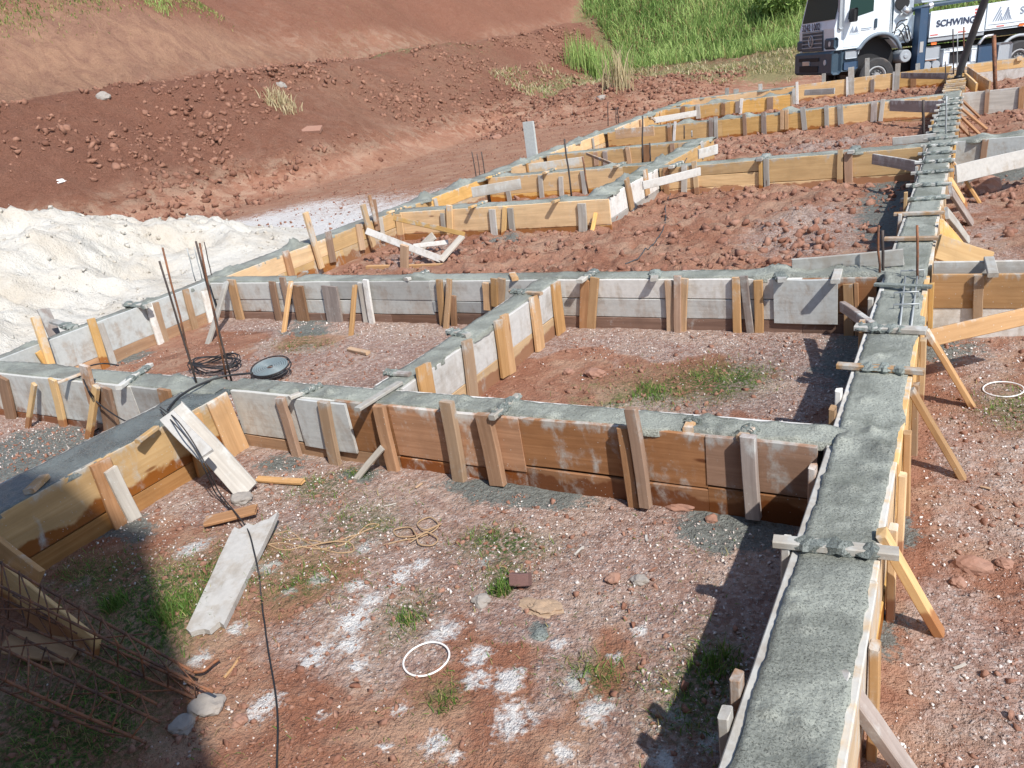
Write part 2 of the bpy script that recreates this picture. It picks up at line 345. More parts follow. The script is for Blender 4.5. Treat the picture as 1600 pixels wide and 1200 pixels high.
def T(x, y, fine=True):
    x = np.asarray(x, float); y = np.asarray(y, float)
    base = -.43+.05*(fbm(x*.8, y*.8, 1)-.5)+.05*ss(0, 3, x)
    # loose clods dumped in the cells further back, levelled near the boards
    cell = ss(6.1, 6.6, y)*ss(-.9, -1.4, x)*ss(-7.2, -6.2, x)+ss(.2, .8, x)*ss(3, 6, y)*.8
    cell = np.where(y > 27, 0, np.clip(cell, 0, 1))
    base = base+cell*(.16*(fbm(x*1.6, y*1.6, 2)-.40))
    base = base-.20*np.exp(-(((x+.95)/.55)**2+((y-4.4)/.6)**2))+.10*np.exp(-(((x+1.0)/.9)**2+((y-4.5)/.9)**2))*(np.abs(fbm(x*4.5, y*4.5, 160)-.5)*2)
    base = base+.07*np.exp(-(((x+2.9)/.8)**2+((y-1.9)/.7)**2))-.05*np.exp(-(((x+1.6)/1.)**2+((y-1.4)/.8)**2))
    tr = ss(-7.9, -9, x)*(1-ss(-14, -15.5, x)*0)
    base = base+tr*(.05+.06*(fbm(x*.6, y*.35, 6)-.5))
    b = np.maximum(bank(x, y)-.42, back(x, y)-.42)
    mound = .9*np.exp(-(((x+12.5)/3.4)**2+((y-30)/4.5)**2))*(.6+.8*fbm(x*.5, y*.5, 44))*ss(25, 27, y)
    z = np.maximum(base, b)+mound
    # yard behind, where the pump truck stands a little higher
    z = z-.20*ss(24.9, 26, y)*ss(-9, -6, x)*ss(36, 31, y)
    rough = ss(0, .5, z-base)
    z = z+rough*(.34*(fbm(x*.9, y*.9, 7)-.5)+.20*(np.abs(fbm(x*3, y*3, 8)-.5)*2-.4)*ss(.45, .6, fbm(x*.3+9, y*.2, 63))+.08*(fbm(x*6, y*6, 64)-.5))
    if fine:
        far = ss(4, 14, y)
        z = z+.022*(fbm(x*7, y*7, 3)-.5)+.014*(fbm(x*19, y*19, 4, 3)-.5)+cell*(.13*(np.abs(fbm(x*3.2, y*3.2, 12)-.5)*2)+.10*(fbm(x*8, y*8, 13, 3)-.5))
    return z
def axis(a, b, lo, hi, s0, k):
    out = [lo]; v = lo
    while v < hi: v += s0; out.append(v)
    v = hi; s = s0
    while v < b: s *= k; v += s; out.append(v)
    v = lo; s = s0; L = []
    while v > a: s *= k; v -= s; L.append(v)
    return np.array(L[::-1]+out)
gx = axis(-90, 60, -8.2, 2.2, .036, 1.022); gy = axis(-14, 170, .6, 7.0, .034, 1.0135)
X, Y = np.meshgrid(gx, gy); Z = T(X, Y)
V = np.stack([X.ravel(), Y.ravel(), Z.ravel()], 1)
nx = len(gx); ny = len(gy); I = np.arange(nx*ny).reshape(ny, nx)
Q = np.stack([I[:-1, :-1].ravel(), I[:-1, 1:].ravel(), I[1:, 1:].ravel(), I[1:, :-1].ravel()], 1)
def blob(x, y, cx, cy, rx, ry=None): return np.exp(-(((x-cx)/rx)**2+((y-cy)/(ry or rx))**2))
SPL = [(629, 905, 20), (560, 922, 16), (583, 943, 18), (556, 974, 26), (695, 989, 24), (549, 1012, 16), (500, 1023, 22), (748, 1029, 20), (744, 1064, 22), (798, 1064, 26), (802, 1127, 34),
       (679, 1163, 20), (626, 1112, 14), (932, 1115, 30), (898, 1070, 22), (562, 1043, 14), (706, 1186, 14), (572, 863, 16), (652, 887, 14), (304, 864, 20), (395, 908, 14), (430, 902, 16), (490, 1032, 20),
       (413, 1105, 26), (500, 916, 14), (458, 939, 12), (371, 993, 14), (311, 1039, 14), (960, 1030, 12), (1000, 990, 12), (870, 1010, 12), (760, 880, 12), (1060, 1120, 22), (1110, 1160, 18), (600, 1170, 10), (500, 1120, 10), (880, 1180, 20), (1040, 1190, 22)]
GREY = [(760, 770, .42, .10), (850, 775, .35, .10), (440, 725, .25, .12), (60, 700, .55, .25), (20, 720, .6, .3), (1190, 800, .28, .22), (1120, 830, .25, .12), (560, 745, .18, .1), (200, 830, .3, .12), (842, 985, .06, .05), (1580, 275, 1.0, .5), (1480, 545, .3, .2),
        (1395, 650, .1, .3), (780, 380, .5, .2), (1390, 300, .35, .9), (1390, 350, .35, .9), (1060, 240, .8, .5), (1330, 560, .3, .5), (490, 500, .4, .15), (1400, 830, .15, .15), (1370, 990, .12, .12), (480, 520, .4, .15), (200, 560, .4, .2)]
GREENS = [(230, 930, .30, .2), (300, 950, .2, .15), (250, 990, .2, .15), (470, 920, .25, .15), (560, 830, .25, .15), (785, 905, .1, .08), (640, 965, .12, .12), (770, 860, .2, .1), (1110, 1040, .12, .14), (1080, 1110, .15, .15), (1020, 610, .35, .22), (1130, 590, .3, .2), (500, 765, .2, .1),
          (60, 1120, .5, .4), (140, 1150, .3, .2), (470, 540, .3, .15), (930, 1060, .12, .08), (690, 1090, .08, .06), (560, 740, .1, .05), (370, 890, .2, .2), (800, 850, .2, .08), (1590, 640, .2, .2), (1140, 600, .2, .2), (150, 900, .3, .15)]
x = V[:, 0]; y = V[:, 1]; z = V[:, 2]
white = np.zeros(len(V)); grav = np.zeros(len(V)); green = np.zeros(len(V)); grey = np.zeros(len(V)); pale = np.zeros(len(V)); dark = np.zeros(len(V)); straw = np.zeros(len(V))
def gw(px, py): p = G(px, py, -.43); return p[0], p[1]
for px, py, r in SPL:
    cx, cy = gw(px, py); e = gw(px+r, py); rr = math.hypot(e[0]-cx, e[1]-cy)*1.25; white = np.maximum(white, .86*blob(x, y, cx, cy, rr*.95, rr*1.1))
for px, py, rx, ry in GREY: cx, cy = gw(px, py); grey += .8*blob(x, y, cx, cy, rx, ry*1.5)
for px, py, rx, ry in GREENS: cx, cy = gw(px, py); green += .75*blob(x, y, cx, cy, rx, ry*1.3)
inner = ss(-7.4, -7.2, x)*ss(-.3, -.45, x)
grav += inner*.95*(ss(2.0, 2.75, y)*ss(3.2, 3.1, y)+.9*ss(5.0, 5.5, y)*ss(5.7, 5.6, y)+.8*ss(4.2, 3.5, y)*ss(3.2, 3.4, y)*ss(-3, -3.2, x))
grav += inner*.75*ss(3.3, 3.4, y)*ss(5.7, 5.6, y)*ss(.42, .62, fbm(x*1.1, y*1.1, 70))
grav += .75*ss(-1.1, -.75, x)*ss(-.2, -.5, x)*ss(5, 3, y)+.7*ss(1.0, .1, x)*ss(-.2, 0, x)*(fbm(x*2, y*2, 71)+.1)*ss(14, 9, y)
grav += inner*.8*ss(1.3, 2.0, y)*ss(.42, .62, fbm(x*1.4, y*1.4, 72))*ss(3.2, 3.1, y)+.12*ss(3.2, 3, y)*inner+.5*ss(-4.6, -4.9, x)*ss(-7.4, -7, x)*ss(2.0, 2.6, y)*ss(3.2, 3.1, y)
grav += .6*blob(x, y, -1.4, 8.7, .9, 1.6)+.5*blob(x, y, -2.2, 14.8, 1.6, 1.)+.6*blob(x, y, -6.2, 8.0, .7, .8)
white += .85*ss(-7.9, -8.3, x)*ss(-14.5, -12.5, x)*ss(15, 10.5, y)*(.55+.5*fbm(x*.7, y*.5, 73))+.42*ss(-7.9, -8.3, x)*ss(-15, -12, x)*ss(19, 13, y)*fbm(x*.9, y*.4, 74)
track = ss(-7.9, -8.4, x)*ss(-16, -14.8, x)*ss(27, 25, y)
pale += track*.35+.3*track*fbm(x*.8, y*.3, 75)
onbank = ss(.25, .8, z)*ss(-13, -14.5, x)
d = -15.4-x
cut = ss(6.6, 7.6, d)*ss(5.2, 4.2, z-3.3+0*z)
pale += onbank*.95*ss(6.4, 7.2, d)*ss(10.9, 8.6, d+3.4*(fbm(x*.35, y*.3, 76)-.5)+ss(17, 26, y)*2.6)*(1-.7*ss(20, 30, y))+.3*onbank*ss(6.8, 6.2, d)*ss(17, 22, y)*ss(.45, .62, fbm(x*.3, y*.2, 130))
dark += onbank*ss(6.9, 6.2, d)*(.95+.6*(fbm(x*.25, y*.18, 77)-.5))*(1-.35*ss(16, 20, y)*ss(32, 24, y)*fbm(x*.4, y*.25, 121)*1.6)+.5*onbank*ss(30, 45, y)+onbank*ss(7, 9, d)*(.35+.9*fbm(x*.3, y*.2, 120))*(.6+.6*ss(15, 24, y))
straw += onbank*ss(11.4, 12.2, d)*ss(14.3, 13.4, d)*.85+onbank*.33*blob(d, y, 6.0, 27, .7, 8)+.42*blob(x, y, -17, 14, 1.0, 1.6)*fbm(x*3, y*3, 78)
flat = ss(24.5, 27, y)*ss(-4.5, -7, x)*ss(.9, .2, z-back(x, y)+.42)
straw += .25*ss(25.5, 27, y)*ss(-4.5, -7, x)*ss(40, 36, y)+flat*(.6+.5*(fbm(x*.5, y*.5, 79)-.5))*ss(30, 35, y)
bk = back(x, y)-.42; hill = ss(.0, .5, bk-(bank(x, y)-.42))*ss(39, 42, y)
green += hill*1.0; straw *= (1-hill*.6); straw += .42*blob(x, y, -1.9, 4.3, .7, .45)*(.5+fbm(x*3, y*3, 150))+.3*blob(x, y, -5.2, 4.9, .6, .3)+.25*blob(x, y, -2.6, 2.3, .5, .3)
dark += .75*blob(x, y, .55, 1.75, .5, .6)+.45*(ss(.2, .6, x)*ss(9, 3, y)*fbm(x*1.5, y*1.5, 81))+1.1*blob(x, y, -.95, 4.7, .55, .8)*ss(.3, .5, fbm(x*3, y*3, 161)+.1)
c1 = np.clip(np.stack([white, grav, green, grey], 1), 0, 1); pale = pale*np.where(onbank > 0, 1-.5*onbank*ss(.3, .6, z*0+.3), 1); c2 = np.clip(np.stack([pale, dark, straw], 1), 0, 1)
g = bigmesh('ground', V, Q, SOIL, {'za': c1, 'zb': c2}, True, 4); tag(g, 'red clay ground of the building plot with banks behind', None, None, 'structure')

# ------------------------------------------------------------------ sand pile
sx = np.arange(-24, -7.7, .07); sy = np.arange(-1, 15.5, .07); SX, SY = np.meshgrid(sx, sy)
def pileh(x, y):
    r = np.sqrt(((x+13.4)/4.7)**2+((y-4.6)/5.6)**2)
    h = 1.36*ss(1.12, .25, r)
    r2 = np.sqrt(((x+11.8)/3.2)**2+((y-8.2)/2.7)**2); h = np.maximum(h, .62*ss(1.1, .05, r2))
    n = fbm(x*.75, y*.75, 51); ridge = 1-np.abs(n-.5)*2
    h = h+ss(.05, .5, h)*((ridge-.85)*.6+.30*(fbm(x*1.7, y*1.7, 52)-.5)+.16*ss(.5, .62, fbm(x*1.1, y*1.1, 54))*(np.abs(fbm(x*3.6, y*3.6, 55)-.5)*2)+.09*(fbm(x*7, y*7, 53)-.5))
    return h
PZ = -.46+pileh(SX, SY)
PV = np.stack([SX.ravel(), SY.ravel(), PZ.ravel()], 1); pn = len(sx); pm = len(sy); PI_ = np.arange(pn*pm).reshape(pm, pn)
PQ = np.stack([PI_[:-1, :-1].ravel(), PI_[:-1, 1:].ravel(), PI_[1:, 1:].ravel(), PI_[1:, :-1].ravel()], 1)
keep = (PV[PQ[:, 0], 2] > T(PV[PQ[:, 0], 0], PV[PQ[:, 0], 1])-.12)
PQ = PQ[keep]; used = np.unique(PQ); rm = -np.ones(len(PV), int); rm[used] = np.arange(len(used))
o = bigmesh('sand_pile', PV[used], rm[PQ], SAND, None, True, 4); tag(o, 'large heap of off-white sand at the left outside the formwork', 'sand pile')

# ------------------------------------------------------------------ formwork
def boards_Y(par, y, side, x0, x1, rows, name='side_board', t=.026, cut=3.0):
    """boards standing on edge along x; side -1 = face towards -y. rows: (ztop, zbot, material)"""
    for zt, zb, m in rows:
        a = x0
        while a < x1-.01:
            b = min(a+random.uniform(cut*.6, cut), x1)
            if x1-b < .4: b = x1
            dz = random.uniform(-.006, .006); e = random.uniform(0, .004)
            plank(name, (a+.001, y-side*(t/2+e), (zt+zb)/2+dz), (b-.001, y-side*(t/2+e), (zt+zb)/2+random.uniform(-.004, .004)), zt-zb-.004, t, m, par)
            a = b
def boards_X(par, x, side, y0, y1, rows, name='side_board', t=.026, cut=3.0):
    for zt, zb, m in rows:
        a = y0
        while a < y1-.01:
            b = min(a+random.uniform(cut*.6, cut), y1)
            if y1-b < .4: b = y1
            dz = random.uniform(-.006, .006); e = random.uniform(0, .004)
            plank(name, (x-side*(t/2+e), a+.001, (zt+zb)/2+dz), (x-side*(t/2+e), b-.001, (zt+zb)/2+random.uniform(-.004, .004)), zt-zb-.004, t, m, par)
            a = b
def stakeY(par, y, a, b, w, mat, t=.028, off=0, name='stake', label=None):
    """stake nailed on a face looking to -y; a, b are the photo points of its top and foot; w its width in photo pixels"""
    p = onY(a[0], a[1], y-t/2-.002-off); q = onY(b[0], b[1], y-t/2-.012-off)
    W = w*.5*(np.linalg.norm(onY(a[0]+1, a[1], y)-onY(a[0], a[1], y))+np.linalg.norm(onY(b[0]+1, b[1], y)-onY(b[0], b[1], y)))
    q = q+(q-p)/np.linalg.norm(q-p)*.04; q[1] = y-t/2-.012-off
    o = plank(name, p, q, W, t, mat, par, wdir=(1, 0, 0), ragged=.003)
    if label: o['label'] = label
    return o
def stakeX(par, x, a, b, w, mat, t=.028, off=0, name='stake'):
    """stake on a face looking to +x"""
    p = onX(a[0], a[1], x+t/2+.002+off); q = onX(b[0], b[1], x+t/2+.012+off)
    W = w*.5*(np.linalg.norm(onX(a[0]+1, a[1], x)-onX(a[0], a[1], x))+np.linalg.norm(onX(b[0]+1, b[1], x)-onX(b[0], b[1], x)))
    W = min(W, .14); q = q+(q-p)/np.linalg.norm(q-p)*.04; q[0] = x+t/2+.012+off
    return plank(name, p, q, W, t, mat, par, wdir=(0, 1, 0), ragged=.003)
def caked(par, p, q, w=.05, t=.03, cover=(.15, .85), mat=None, name='spacer'):
    """crosspiece nailed over the two side boards, most with fresh concrete caked on"""
    p = np.asarray(p, float); q = np.asarray(q, float)
    o = plank(name, p, q, w, t, mat or LGR, par, wdir=np.cross(q-p, (0, 0, 1)), warp=.001)
    if cover:
        a = p+(q-p)*cover[0]; b = p+(q-p)*cover[1]; n = 14; V = []; Fc = []; d = nrm(b-a); s = nrm(np.cross(d, (0, 0, 1)))
        for i in range(n+1):
            c = a+(b-a)*i/n
            for k in range(8):
                an = 2*math.pi*k/8; r = (1+random.uniform(-.3, .5)+.25*math.sin(i*1.3+p[1]*50))*(1 if 0 < i < n else .6)
                V.append(c+s*math.cos(an)*(w*.5+.007)*r+np.array([0, 0, 1])*math.sin(an)*(t*.5+.005)*r+d*random.uniform(-.006, .006))
        for i in range(n):
            for k in range(8): Fc.append((i*8+k, i*8+(k+1) % 8, (i+1)*8+(k+1) % 8, (i+1)*8+k))
        Fc.append(tuple(range(7, -1, -1))); Fc.append(tuple(n*8+k for k in range(8)))
        mesh('mortar_cake', V, Fc, CAK, o)
    return o
def concrete(label, x0, x1, y0, y1, ax, res=.014, k=.0045, mat=None, zoff=0., jit=.012, lumps=(), low=()):
    """poured strip: ax 'x' or 'y' is its long direction; rough top that laps onto the board edges"""
    u = []; a, b = (y0, y1) if ax == 'y' else (x0, x1); v = a
    while v < b:
        u.append(v); yy = v if ax == 'y' else y0; dist = math.hypot(v if ax == 'x' else (x0+x1)/2, yy); v += max(res, k*dist)
    u.append(b); u = np.array(u); wd = (x1-x0) if ax == 'y' else (y1-y0); dist0 = math.hypot((x0+x1)/2 if ax == 'y' else 0, y0 if ax == 'x' else 0)
    nv = int(max(8, min(22, wd/max(res, k*max(dist0, 1))))); s = np.linspace(0, 1, nv+1)
    U, S = np.meshgrid(u, s, indexing='ij')
    e0 = jit*2.2*(fbm(U*2.2, U*0+zoff*1000+1.3, 21, 6)-.5)+jit*.5*(vn(U*33, U*0+7, 22)-.5); e1 = jit*2.2*(fbm(U*2.2, U*0+zoff*1000+5.3, 23, 6)-.5)+jit*.5*(vn(U*37, U*0+9, 24)-.5)
    sl_ = jit*2.6; e0 = e0-sl_*ss(.60, .72, fbm(U*1.7, U*0+zoff*900+3, 170)); e1 = e1+sl_*ss(.58, .70, fbm(U*1.7, U*0+zoff*900+8, 171))
    C = (x0 if ax == 'y' else y0)+S*wd+(1-S)*e0+S*e1
    xx, yy = (C, U) if ax == 'y' else (U, C)
    zz = zoff+.005+.006*(fbm(xx*6, yy*6, 25)-.5)+.009*(fbm(xx*24, yy*24, 26)-.5)+.005*(vn(xx*70, yy*70, 27)-.5)
    for lx, ly, lr, lh in lumps: zz = zz+lh*np.exp(-(((xx-lx)/lr)**2+((yy-ly)/lr)**2))*(.6+.8*vn(xx*45, yy*45, 28))
    for lx, ly, lr, lh in low: zz = zz-lh*np.exp(-(((xx-lx)/lr)**2+((yy-ly)/lr)**2))
    edge = (S == 0) | (S == 1); zz = np.where(edge, -.03, zz); C2 = np.where(S == 0, C+.001, np.where(S == 1, C-.001, C))
    if ax == 'y': xx = C2
    else: yy = C2
    # collapse second row on the rim so that it falls steeply
    Sx = S.copy()
    V = np.stack([xx.ravel(), yy.ravel(), zz.ravel()], 1); n = nv+1; m = len(u); I = np.arange(n*m).reshape(m, n)
    V3 = V.reshape(m, n, 3); V3[:, 1, :2] = V3[:, 0, :2]*.9+V3[:, 1, :2]*.1; V3[:, -2, :2] = V3[:, -1, :2]*.9+V3[:, -2, :2]*.1
    Q = np.stack([I[:-1, :-1].ravel(), I[:-1, 1:].ravel(), I[1:, 1:].ravel(), I[1:, :-1].ravel()], 1)
    if ax == 'y': Q = Q
    else: Q = Q[:, ::-1]
    Q = Q[:, ::-1] if ax == 'y' else Q[:, ::-1]
    o = bigmesh('concrete_beam', V3.reshape(-1, 3), Q, mat or CON, None, True, 4)
    return tag(o, label, 'concrete beam', 'poured grade beams of the grid')

# main beam -------------------------------------------------------
MX0, MX1 = -.455, -.168
fm = thing('beam_formwork', (MX0, 2, -.43), 'long timber formwork running away from the camera along the right side of the grid', 'formwork', 'timber beam formwork')
random.seed(21)
boards_X(fm, MX1, 1, .25, 3.05, [(.0, -.30, YELC), (-.30, -.46, YEL)], t=.032)
boards_X(fm, MX1, 1, 3.05, 5.65, [(.0, -.27, YEL), (-.27, -.46, TAN)], t=.032)
boards_X(fm, MX1, 1, 5.9, 24.0, [(.0, -.27, YELC), (-.27, -.46, TAN)], t=.032)
boards_X(fm, MX0, -1, .25, 24.0, [(.0, -.27, LGR), (-.27, -.46, BRN)], t=.032)
SPC = [(858, 1220, 1386, 'c'), (690, 1300, 1402, 'r'), (578, 1335, 1432, 'w'), (515, 1358, 1447, 'c2'), (446, 1378, 1445, 'm'), (374, 1410, 1468, 'w2'), (334, 1416, 1476, 'w2'), (309, 0, 0, 'c'), (287, 0, 0, 'c'), (267, 0, 0, 'c'), (251, 0, 0, 'c'), (237, 0, 0, 'c'), (225, 0, 0, 'c'), (214, 0, 0, 'c'),
       (204, 0, 0, 'c'), (194, 0, 0, 'c'), (185, 0, 0, 'c'), (177, 0, 0, 'c'), (169, 0, 0, 'c'), (161, 0, 0, 'c'), (153, 0, 0, 'c')]
for py, a, b, kd in SPC:
    px = 1306+(1200-py)*.188; yy = G(px if py < 500 else (a+b)/2 if a else px, py, .02)[1]
    if kd == 'c': caked(fm, (MX0-.06, yy+random.uniform(-.03, .03), .022), (MX1+.05, yy+random.uniform(-.03, .03), .022), .05, .03, (.1, .96) if py < 400 else (.16, .86))
    elif kd == 'c2': caked(fm, (MX0-.05, yy+.02, .024), (MX1+.03, yy-.02, .024), .07, .03, (.03, .7))
    elif kd == 'w': caked(fm, (MX0-.07, yy+.03, .02), (MX1+.05, yy, .02), .045, .028, (.25, .8), TAN)
    elif kd == 'w2': caked(fm, (MX0-.07, yy+.02, .03), (MX1+.03, yy, .03), .05, .028, None, TAN)
    elif kd == 'm': plank('spacer', (MX0-.03, yy+.04, .018), (MX1+.02, yy-.04, .02), .035, .022, CAK, fm, wdir=(0, 1, 0))
for yy in np.arange(17.9, 23.5, .42): plank('spacer', (MX0-.05, yy, .02), (MX1+.05, yy, .02), .06, .03, random.choice([TAN, YEL]), fm, wdir=(0, 1, 0))
# stakes along both outer faces
for i, (px, py, h, w, m) in enumerate([(1330, 978, .06, .05, BRS), (1303, 1092, .05, .07, YEL), (1372, 868, -.01, .05, TAN), (1402, 700, -.01, .045, YEL), (1416, 612, -.02, .045, YEL), (1425, 575, -.01, .05, TAN), (1437, 520, -.03, .05, TAN), (1446, 475, .0, .06, YEL), (1461, 372, .0, .05, YEL), (1466, 345, .0, .05, TAN), (1472, 318, .0, .05, TAN), (1478, 290, .0, .05, TAN)]):
    yy = onX(px, py, MX1+.02)[1]
    plank('stake', (MX1+.018, yy, h), (MX1+.024, yy+random.uniform(-.03, .03), -.47), w, .03, m, fm, wdir=(0, 1, 0), ragged=.004)
    if i == 0: lumpy = yy
for yy in np.arange(10.6, 23, .62): plank('stake', (MX1+.018, yy, random.uniform(-.02, .03)), (MX1+.024, yy, -.47), .05, .03, random.choice([TAN, YEL, BRS]), fm, wdir=(0, 1, 0))
for px, py, h, m in [(1269, 760, .02, BRS), (1228, 872, .03, LGR), (1152, 1050, .03, BRS), (1133, 1098, .02, LGR), (1310, 610, .03, WHT), (1300, 645, .03, TAN), (1347, 545, .03, TAN), (1360, 505, .02, LGR), (1404, 395, .04, TAN), (1413, 350, .1, YEL), (1432, 300, .02, TAN)]:
    yy = onX(px, py, MX0-.02)[1]
    plank('stake', (MX0-.02, yy, h), (MX0-.03, yy+random.uniform(-.03, .03), -.5), .055, .03, m, fm, wdir=(0, 1, 0), ragged=.004)
for yy in np.arange(9.6, 23, .75): plank('stake', (MX0-.02, yy, random.uniform(-.01, .05)), (MX0-.03, yy, -.5), .05, .03, random.choice([TAN, YEL, LGR]), fm, wdir=(0, 1, 0))
lum = [(MX1-.03, lumpy+.1, .05, .03), (-.22, 3.12, .06, .03), (-.3, 3.2, .07, .02), (-.4, 3.15, .05, .025), (-.2, 1.4, .04, .03), (-.42, 5.6, .08, .03), (-.2, 5.72, .06, .03)]
concrete('widest poured beam strip, rough grey concrete running from the bottom edge towards the truck', MX0+.026, MX1-.020, .25, 17.8, 'y', .011, .004, lumps=lum+[(random.uniform(-.43, -.2), random.uniform(1, 6), random.uniform(.02, .04), random.uniform(.008, .02)) for _ in range(26)], low=[(-.29, 5.4, .16, .03)])

# cross beam A -----------------------------------------------------
AY = 3.11; AY2 = 3.31
random.seed(5)
fa = thing('beam_formwork', (-2.3, AY, -.43), 'foreground cross wall of wet brown boards at right and grey boards at left', 'formwork', 'timber beam formwork')
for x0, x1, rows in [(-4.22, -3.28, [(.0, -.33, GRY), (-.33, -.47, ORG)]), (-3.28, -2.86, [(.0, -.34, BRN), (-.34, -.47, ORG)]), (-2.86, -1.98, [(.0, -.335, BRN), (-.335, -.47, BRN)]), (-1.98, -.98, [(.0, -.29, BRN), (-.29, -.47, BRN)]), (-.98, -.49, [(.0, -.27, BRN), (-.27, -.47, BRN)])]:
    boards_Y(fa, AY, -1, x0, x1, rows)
boards_Y(fa, AY2+.02, 1, -4.22, -.49, [(.0, -.3, WHT), (-.3, -.47, BRN)])
def panelY(par, y, x0, x1, z0, z1, mat, name='patch_board', t=.02, cutc=0.0):
    o = plank(name, (x0, y-t/2-.003, (z0+z1)/2), (x1, y-t/2-.003, (z0+z1)/2), z1-z0, t, mat, par); return o
p = onY(462, 628, AY); q = onY(558, 706, AY); panelY(fa, AY, p[0], q[0]+.02, q[2], -.004, GRYL)
for a, b, w, m in [((437, 622), (467, 720), 12, BRS), ((505, 628), (527, 737), 15, TAN), ((592, 635), (615, 733), 16, BRS), ((698, 627), (718, 747), 18, TAN), ((755, 647), (777, 747), 22, BRS), ((974, 667), (991, 780), 17, BRS), ((986, 638), (1008, 780), 17, BRS), ((1169, 681), (1176, 798), 23, GBR)]:
    stakeY(fa, AY, a, b, w, m, t=.045 if w > 16 else .035, off=.02 if (w == 15) else (.025 if a[0] == 986 else 0))
caked(fa, G(452, 622, .02), G(498, 603, .02), .04, .025, (.35, 1.1))
caked(fa, G(558, 640, .022), G(625, 598, .022), .05, .022, None, LGR)
caked(fa, G(768, 653, .022), G(810, 618, .022), .04, .03, (.12, 1))
caked(fa, G(1075, 672, .012), G(1083, 655, .012), .05, .03, (.5, 1), TAN)
caked(fa, G(1158, 686, .01), G(1175, 668, .012), .05, .03, (.2, 1), TAN)
concrete('poured concrete of the cross beam nearest the camera, between the brown boards and the enclosed cell', -4.3, MX0+.06, AY+.026, AY2-.004, 'x', .012, .003, zoff=.003, lumps=[(G(810, 622)[0], 3.25, .05, .03), (G(780, 640)[0], 3.15, .04, .03), (-3.4, 3.2, .05, .02), (-.6, 3.15, .06, .02), (-.5, 3.25, .05, .02)]+[(random.uniform(-4, -.5), random.uniform(3.12, 3.3), .03, random.uniform(.01, .02)) for _ in range(24)])

fb = thing('beam_formwork', (-6, AY-.02, -.43), 'grey formwork wall at the left edge with leaning braces and cables hanging over it', 'formwork', 'timber beam formwork')
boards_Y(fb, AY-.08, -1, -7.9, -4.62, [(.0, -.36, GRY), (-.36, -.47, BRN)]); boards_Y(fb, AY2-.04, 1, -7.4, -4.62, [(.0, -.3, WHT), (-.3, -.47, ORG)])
for a, b, w, m in [((3, 590), (20, 662), 13, BRS), ((82, 593), (98, 660), 9, YEL), ((161, 604), (176, 677), 20, BRS), ((256, 608), (265, 645), 17, BRS)]: stakeY(fb, AY-.08, a, b, w, m)
stakeY(fb, AY-.08, (131, 571), (146, 625), 13, BRS, off=.01)
caked(fb, G(90, 598, .02), G(133, 582, .03), .035, .02, None, TAN); caked(fb, G(185, 606, .02), G(235, 570, .02), .05, .03, (.2, .9))
concrete('poured concrete strip at the left edge leading to the starter bars', -8.2, -4.3, AY-.058, AY2-.06, 'x', .014, .0035, lumps=[(-7.0, 3.15, .1, .02), (-4.9, 3.2, .07, .03), (-4.5, 3.2, .09, .03)], zoff=.001)

# near left beam ---------------------------------------------------
NX = -4.23
fn_ = thing('beam_formwork', (NX, 2.2, -.43), 'slanting yellow plywood formwork at lower left with dark wet stain and ragged cement lip', 'formwork', 'timber beam formwork')
random.seed(9)
boards_X(fn_, NX, 1, 1.0, AY-.02, [(.0, -.31, YELS), (-.31, -.47, ORG)], cut=1.4); boards_X(fn_, -4.62, -1, 1.0, AY-.1, [(.0, -.47, GRY)])
stakeX(fn_, NX, (156, 722), (193, 818), 30, BRS, t=.03); stakeX(fn_, NX, (172, 733), (208, 805), 20, LGR, t=.025, off=.03)
stakeX(fn_, NX, (300, 650), (322, 735), 26, TAN, t=.03)
plank('patch_board', onX(322, 655, NX+.03), onX(375, 650, NX+.03)*1.0+np.array([0, 0, 0]), .36, .02, TAN, fn_, wdir=(0, 0, 1)) if False else None
pa = onX(338, 632, NX+.02); plank('patch_board', (NX+.018, pa[1]+.02, .0), (NX+.03, pa[1]+.05, -.44), .17, .02, TAN, fn_, wdir=(0, 1, 0), ragged=.006)
caked(fn_, G(215, 690, .02), G(245, 668, .02), .04, .025, None, YEL); caked(fn_, G(70, 745, .02), G(45, 768, .02), .06, .03, None, TAN)
concrete('wet concrete, its colour darkened for shade too, in the slanting formwork at lower left', -4.62+.02, NX-.005, 1.0, AY+.02, 'y', .013, .0035, mat=CONW, zoff=-.004, jit=.02, lumps=[(-4.4, 2.9, .08, .03), (-4.3, 2.6, .05, .02)])

# inner beam ---------------------------------------------------------
IX = -2.93
fi = thing('beam_formwork', (IX, 4.4, -.43), 'short formwork with bright white upper boards between the two middle cells', 'formwork', 'timber beam formwork')
boards_X(fi, IX, 1, AY2+.05, 5.6, [(.0, -.26, WHT), (-.26, -.47, YEL)], cut=2.0); boards_X(fi, -3.16, -1, AY2+.05, 5.6, [(.0, -.3, WHT), (-.3, -.47, BRN)])
for a, b, w, m in [((657, 572), (664, 606), 14, TAN), ((667, 567), (674, 610), 9, TAN), ((729, 532), (739, 613), 13, TAN), ((778, 500), (789, 580), 11, TAN), ((788, 492), (799, 575), 10, TAN), ((834, 463), (843, 540), 12, TAN), ((868, 442), (876, 515), 12, TAN)]: stakeX(fi, IX, a, b, w, m)
caked(fi, G(602, 581, .025), G(640, 585, .02), .045, .022, (.0, .5), GBR); caked(fi, G(700, 517, .02), G(732, 524, .02), .05, .03, (.05, .95)); caked(fi, G(797, 455, .025), G(846, 459, .025), .04, .025, (0, .55), TAN)
concrete('poured concrete of the short slanting beam that parts the two middle cells', -3.16+.02, IX-.024, AY2-.03, 5.66, 'y', .013, .0035, zoff=.001, lumps=[(-3.05, 4.3, .05, .03), (-3.05, 5.2, .06, .02), (-3.05, 5.5, .08, .02)])

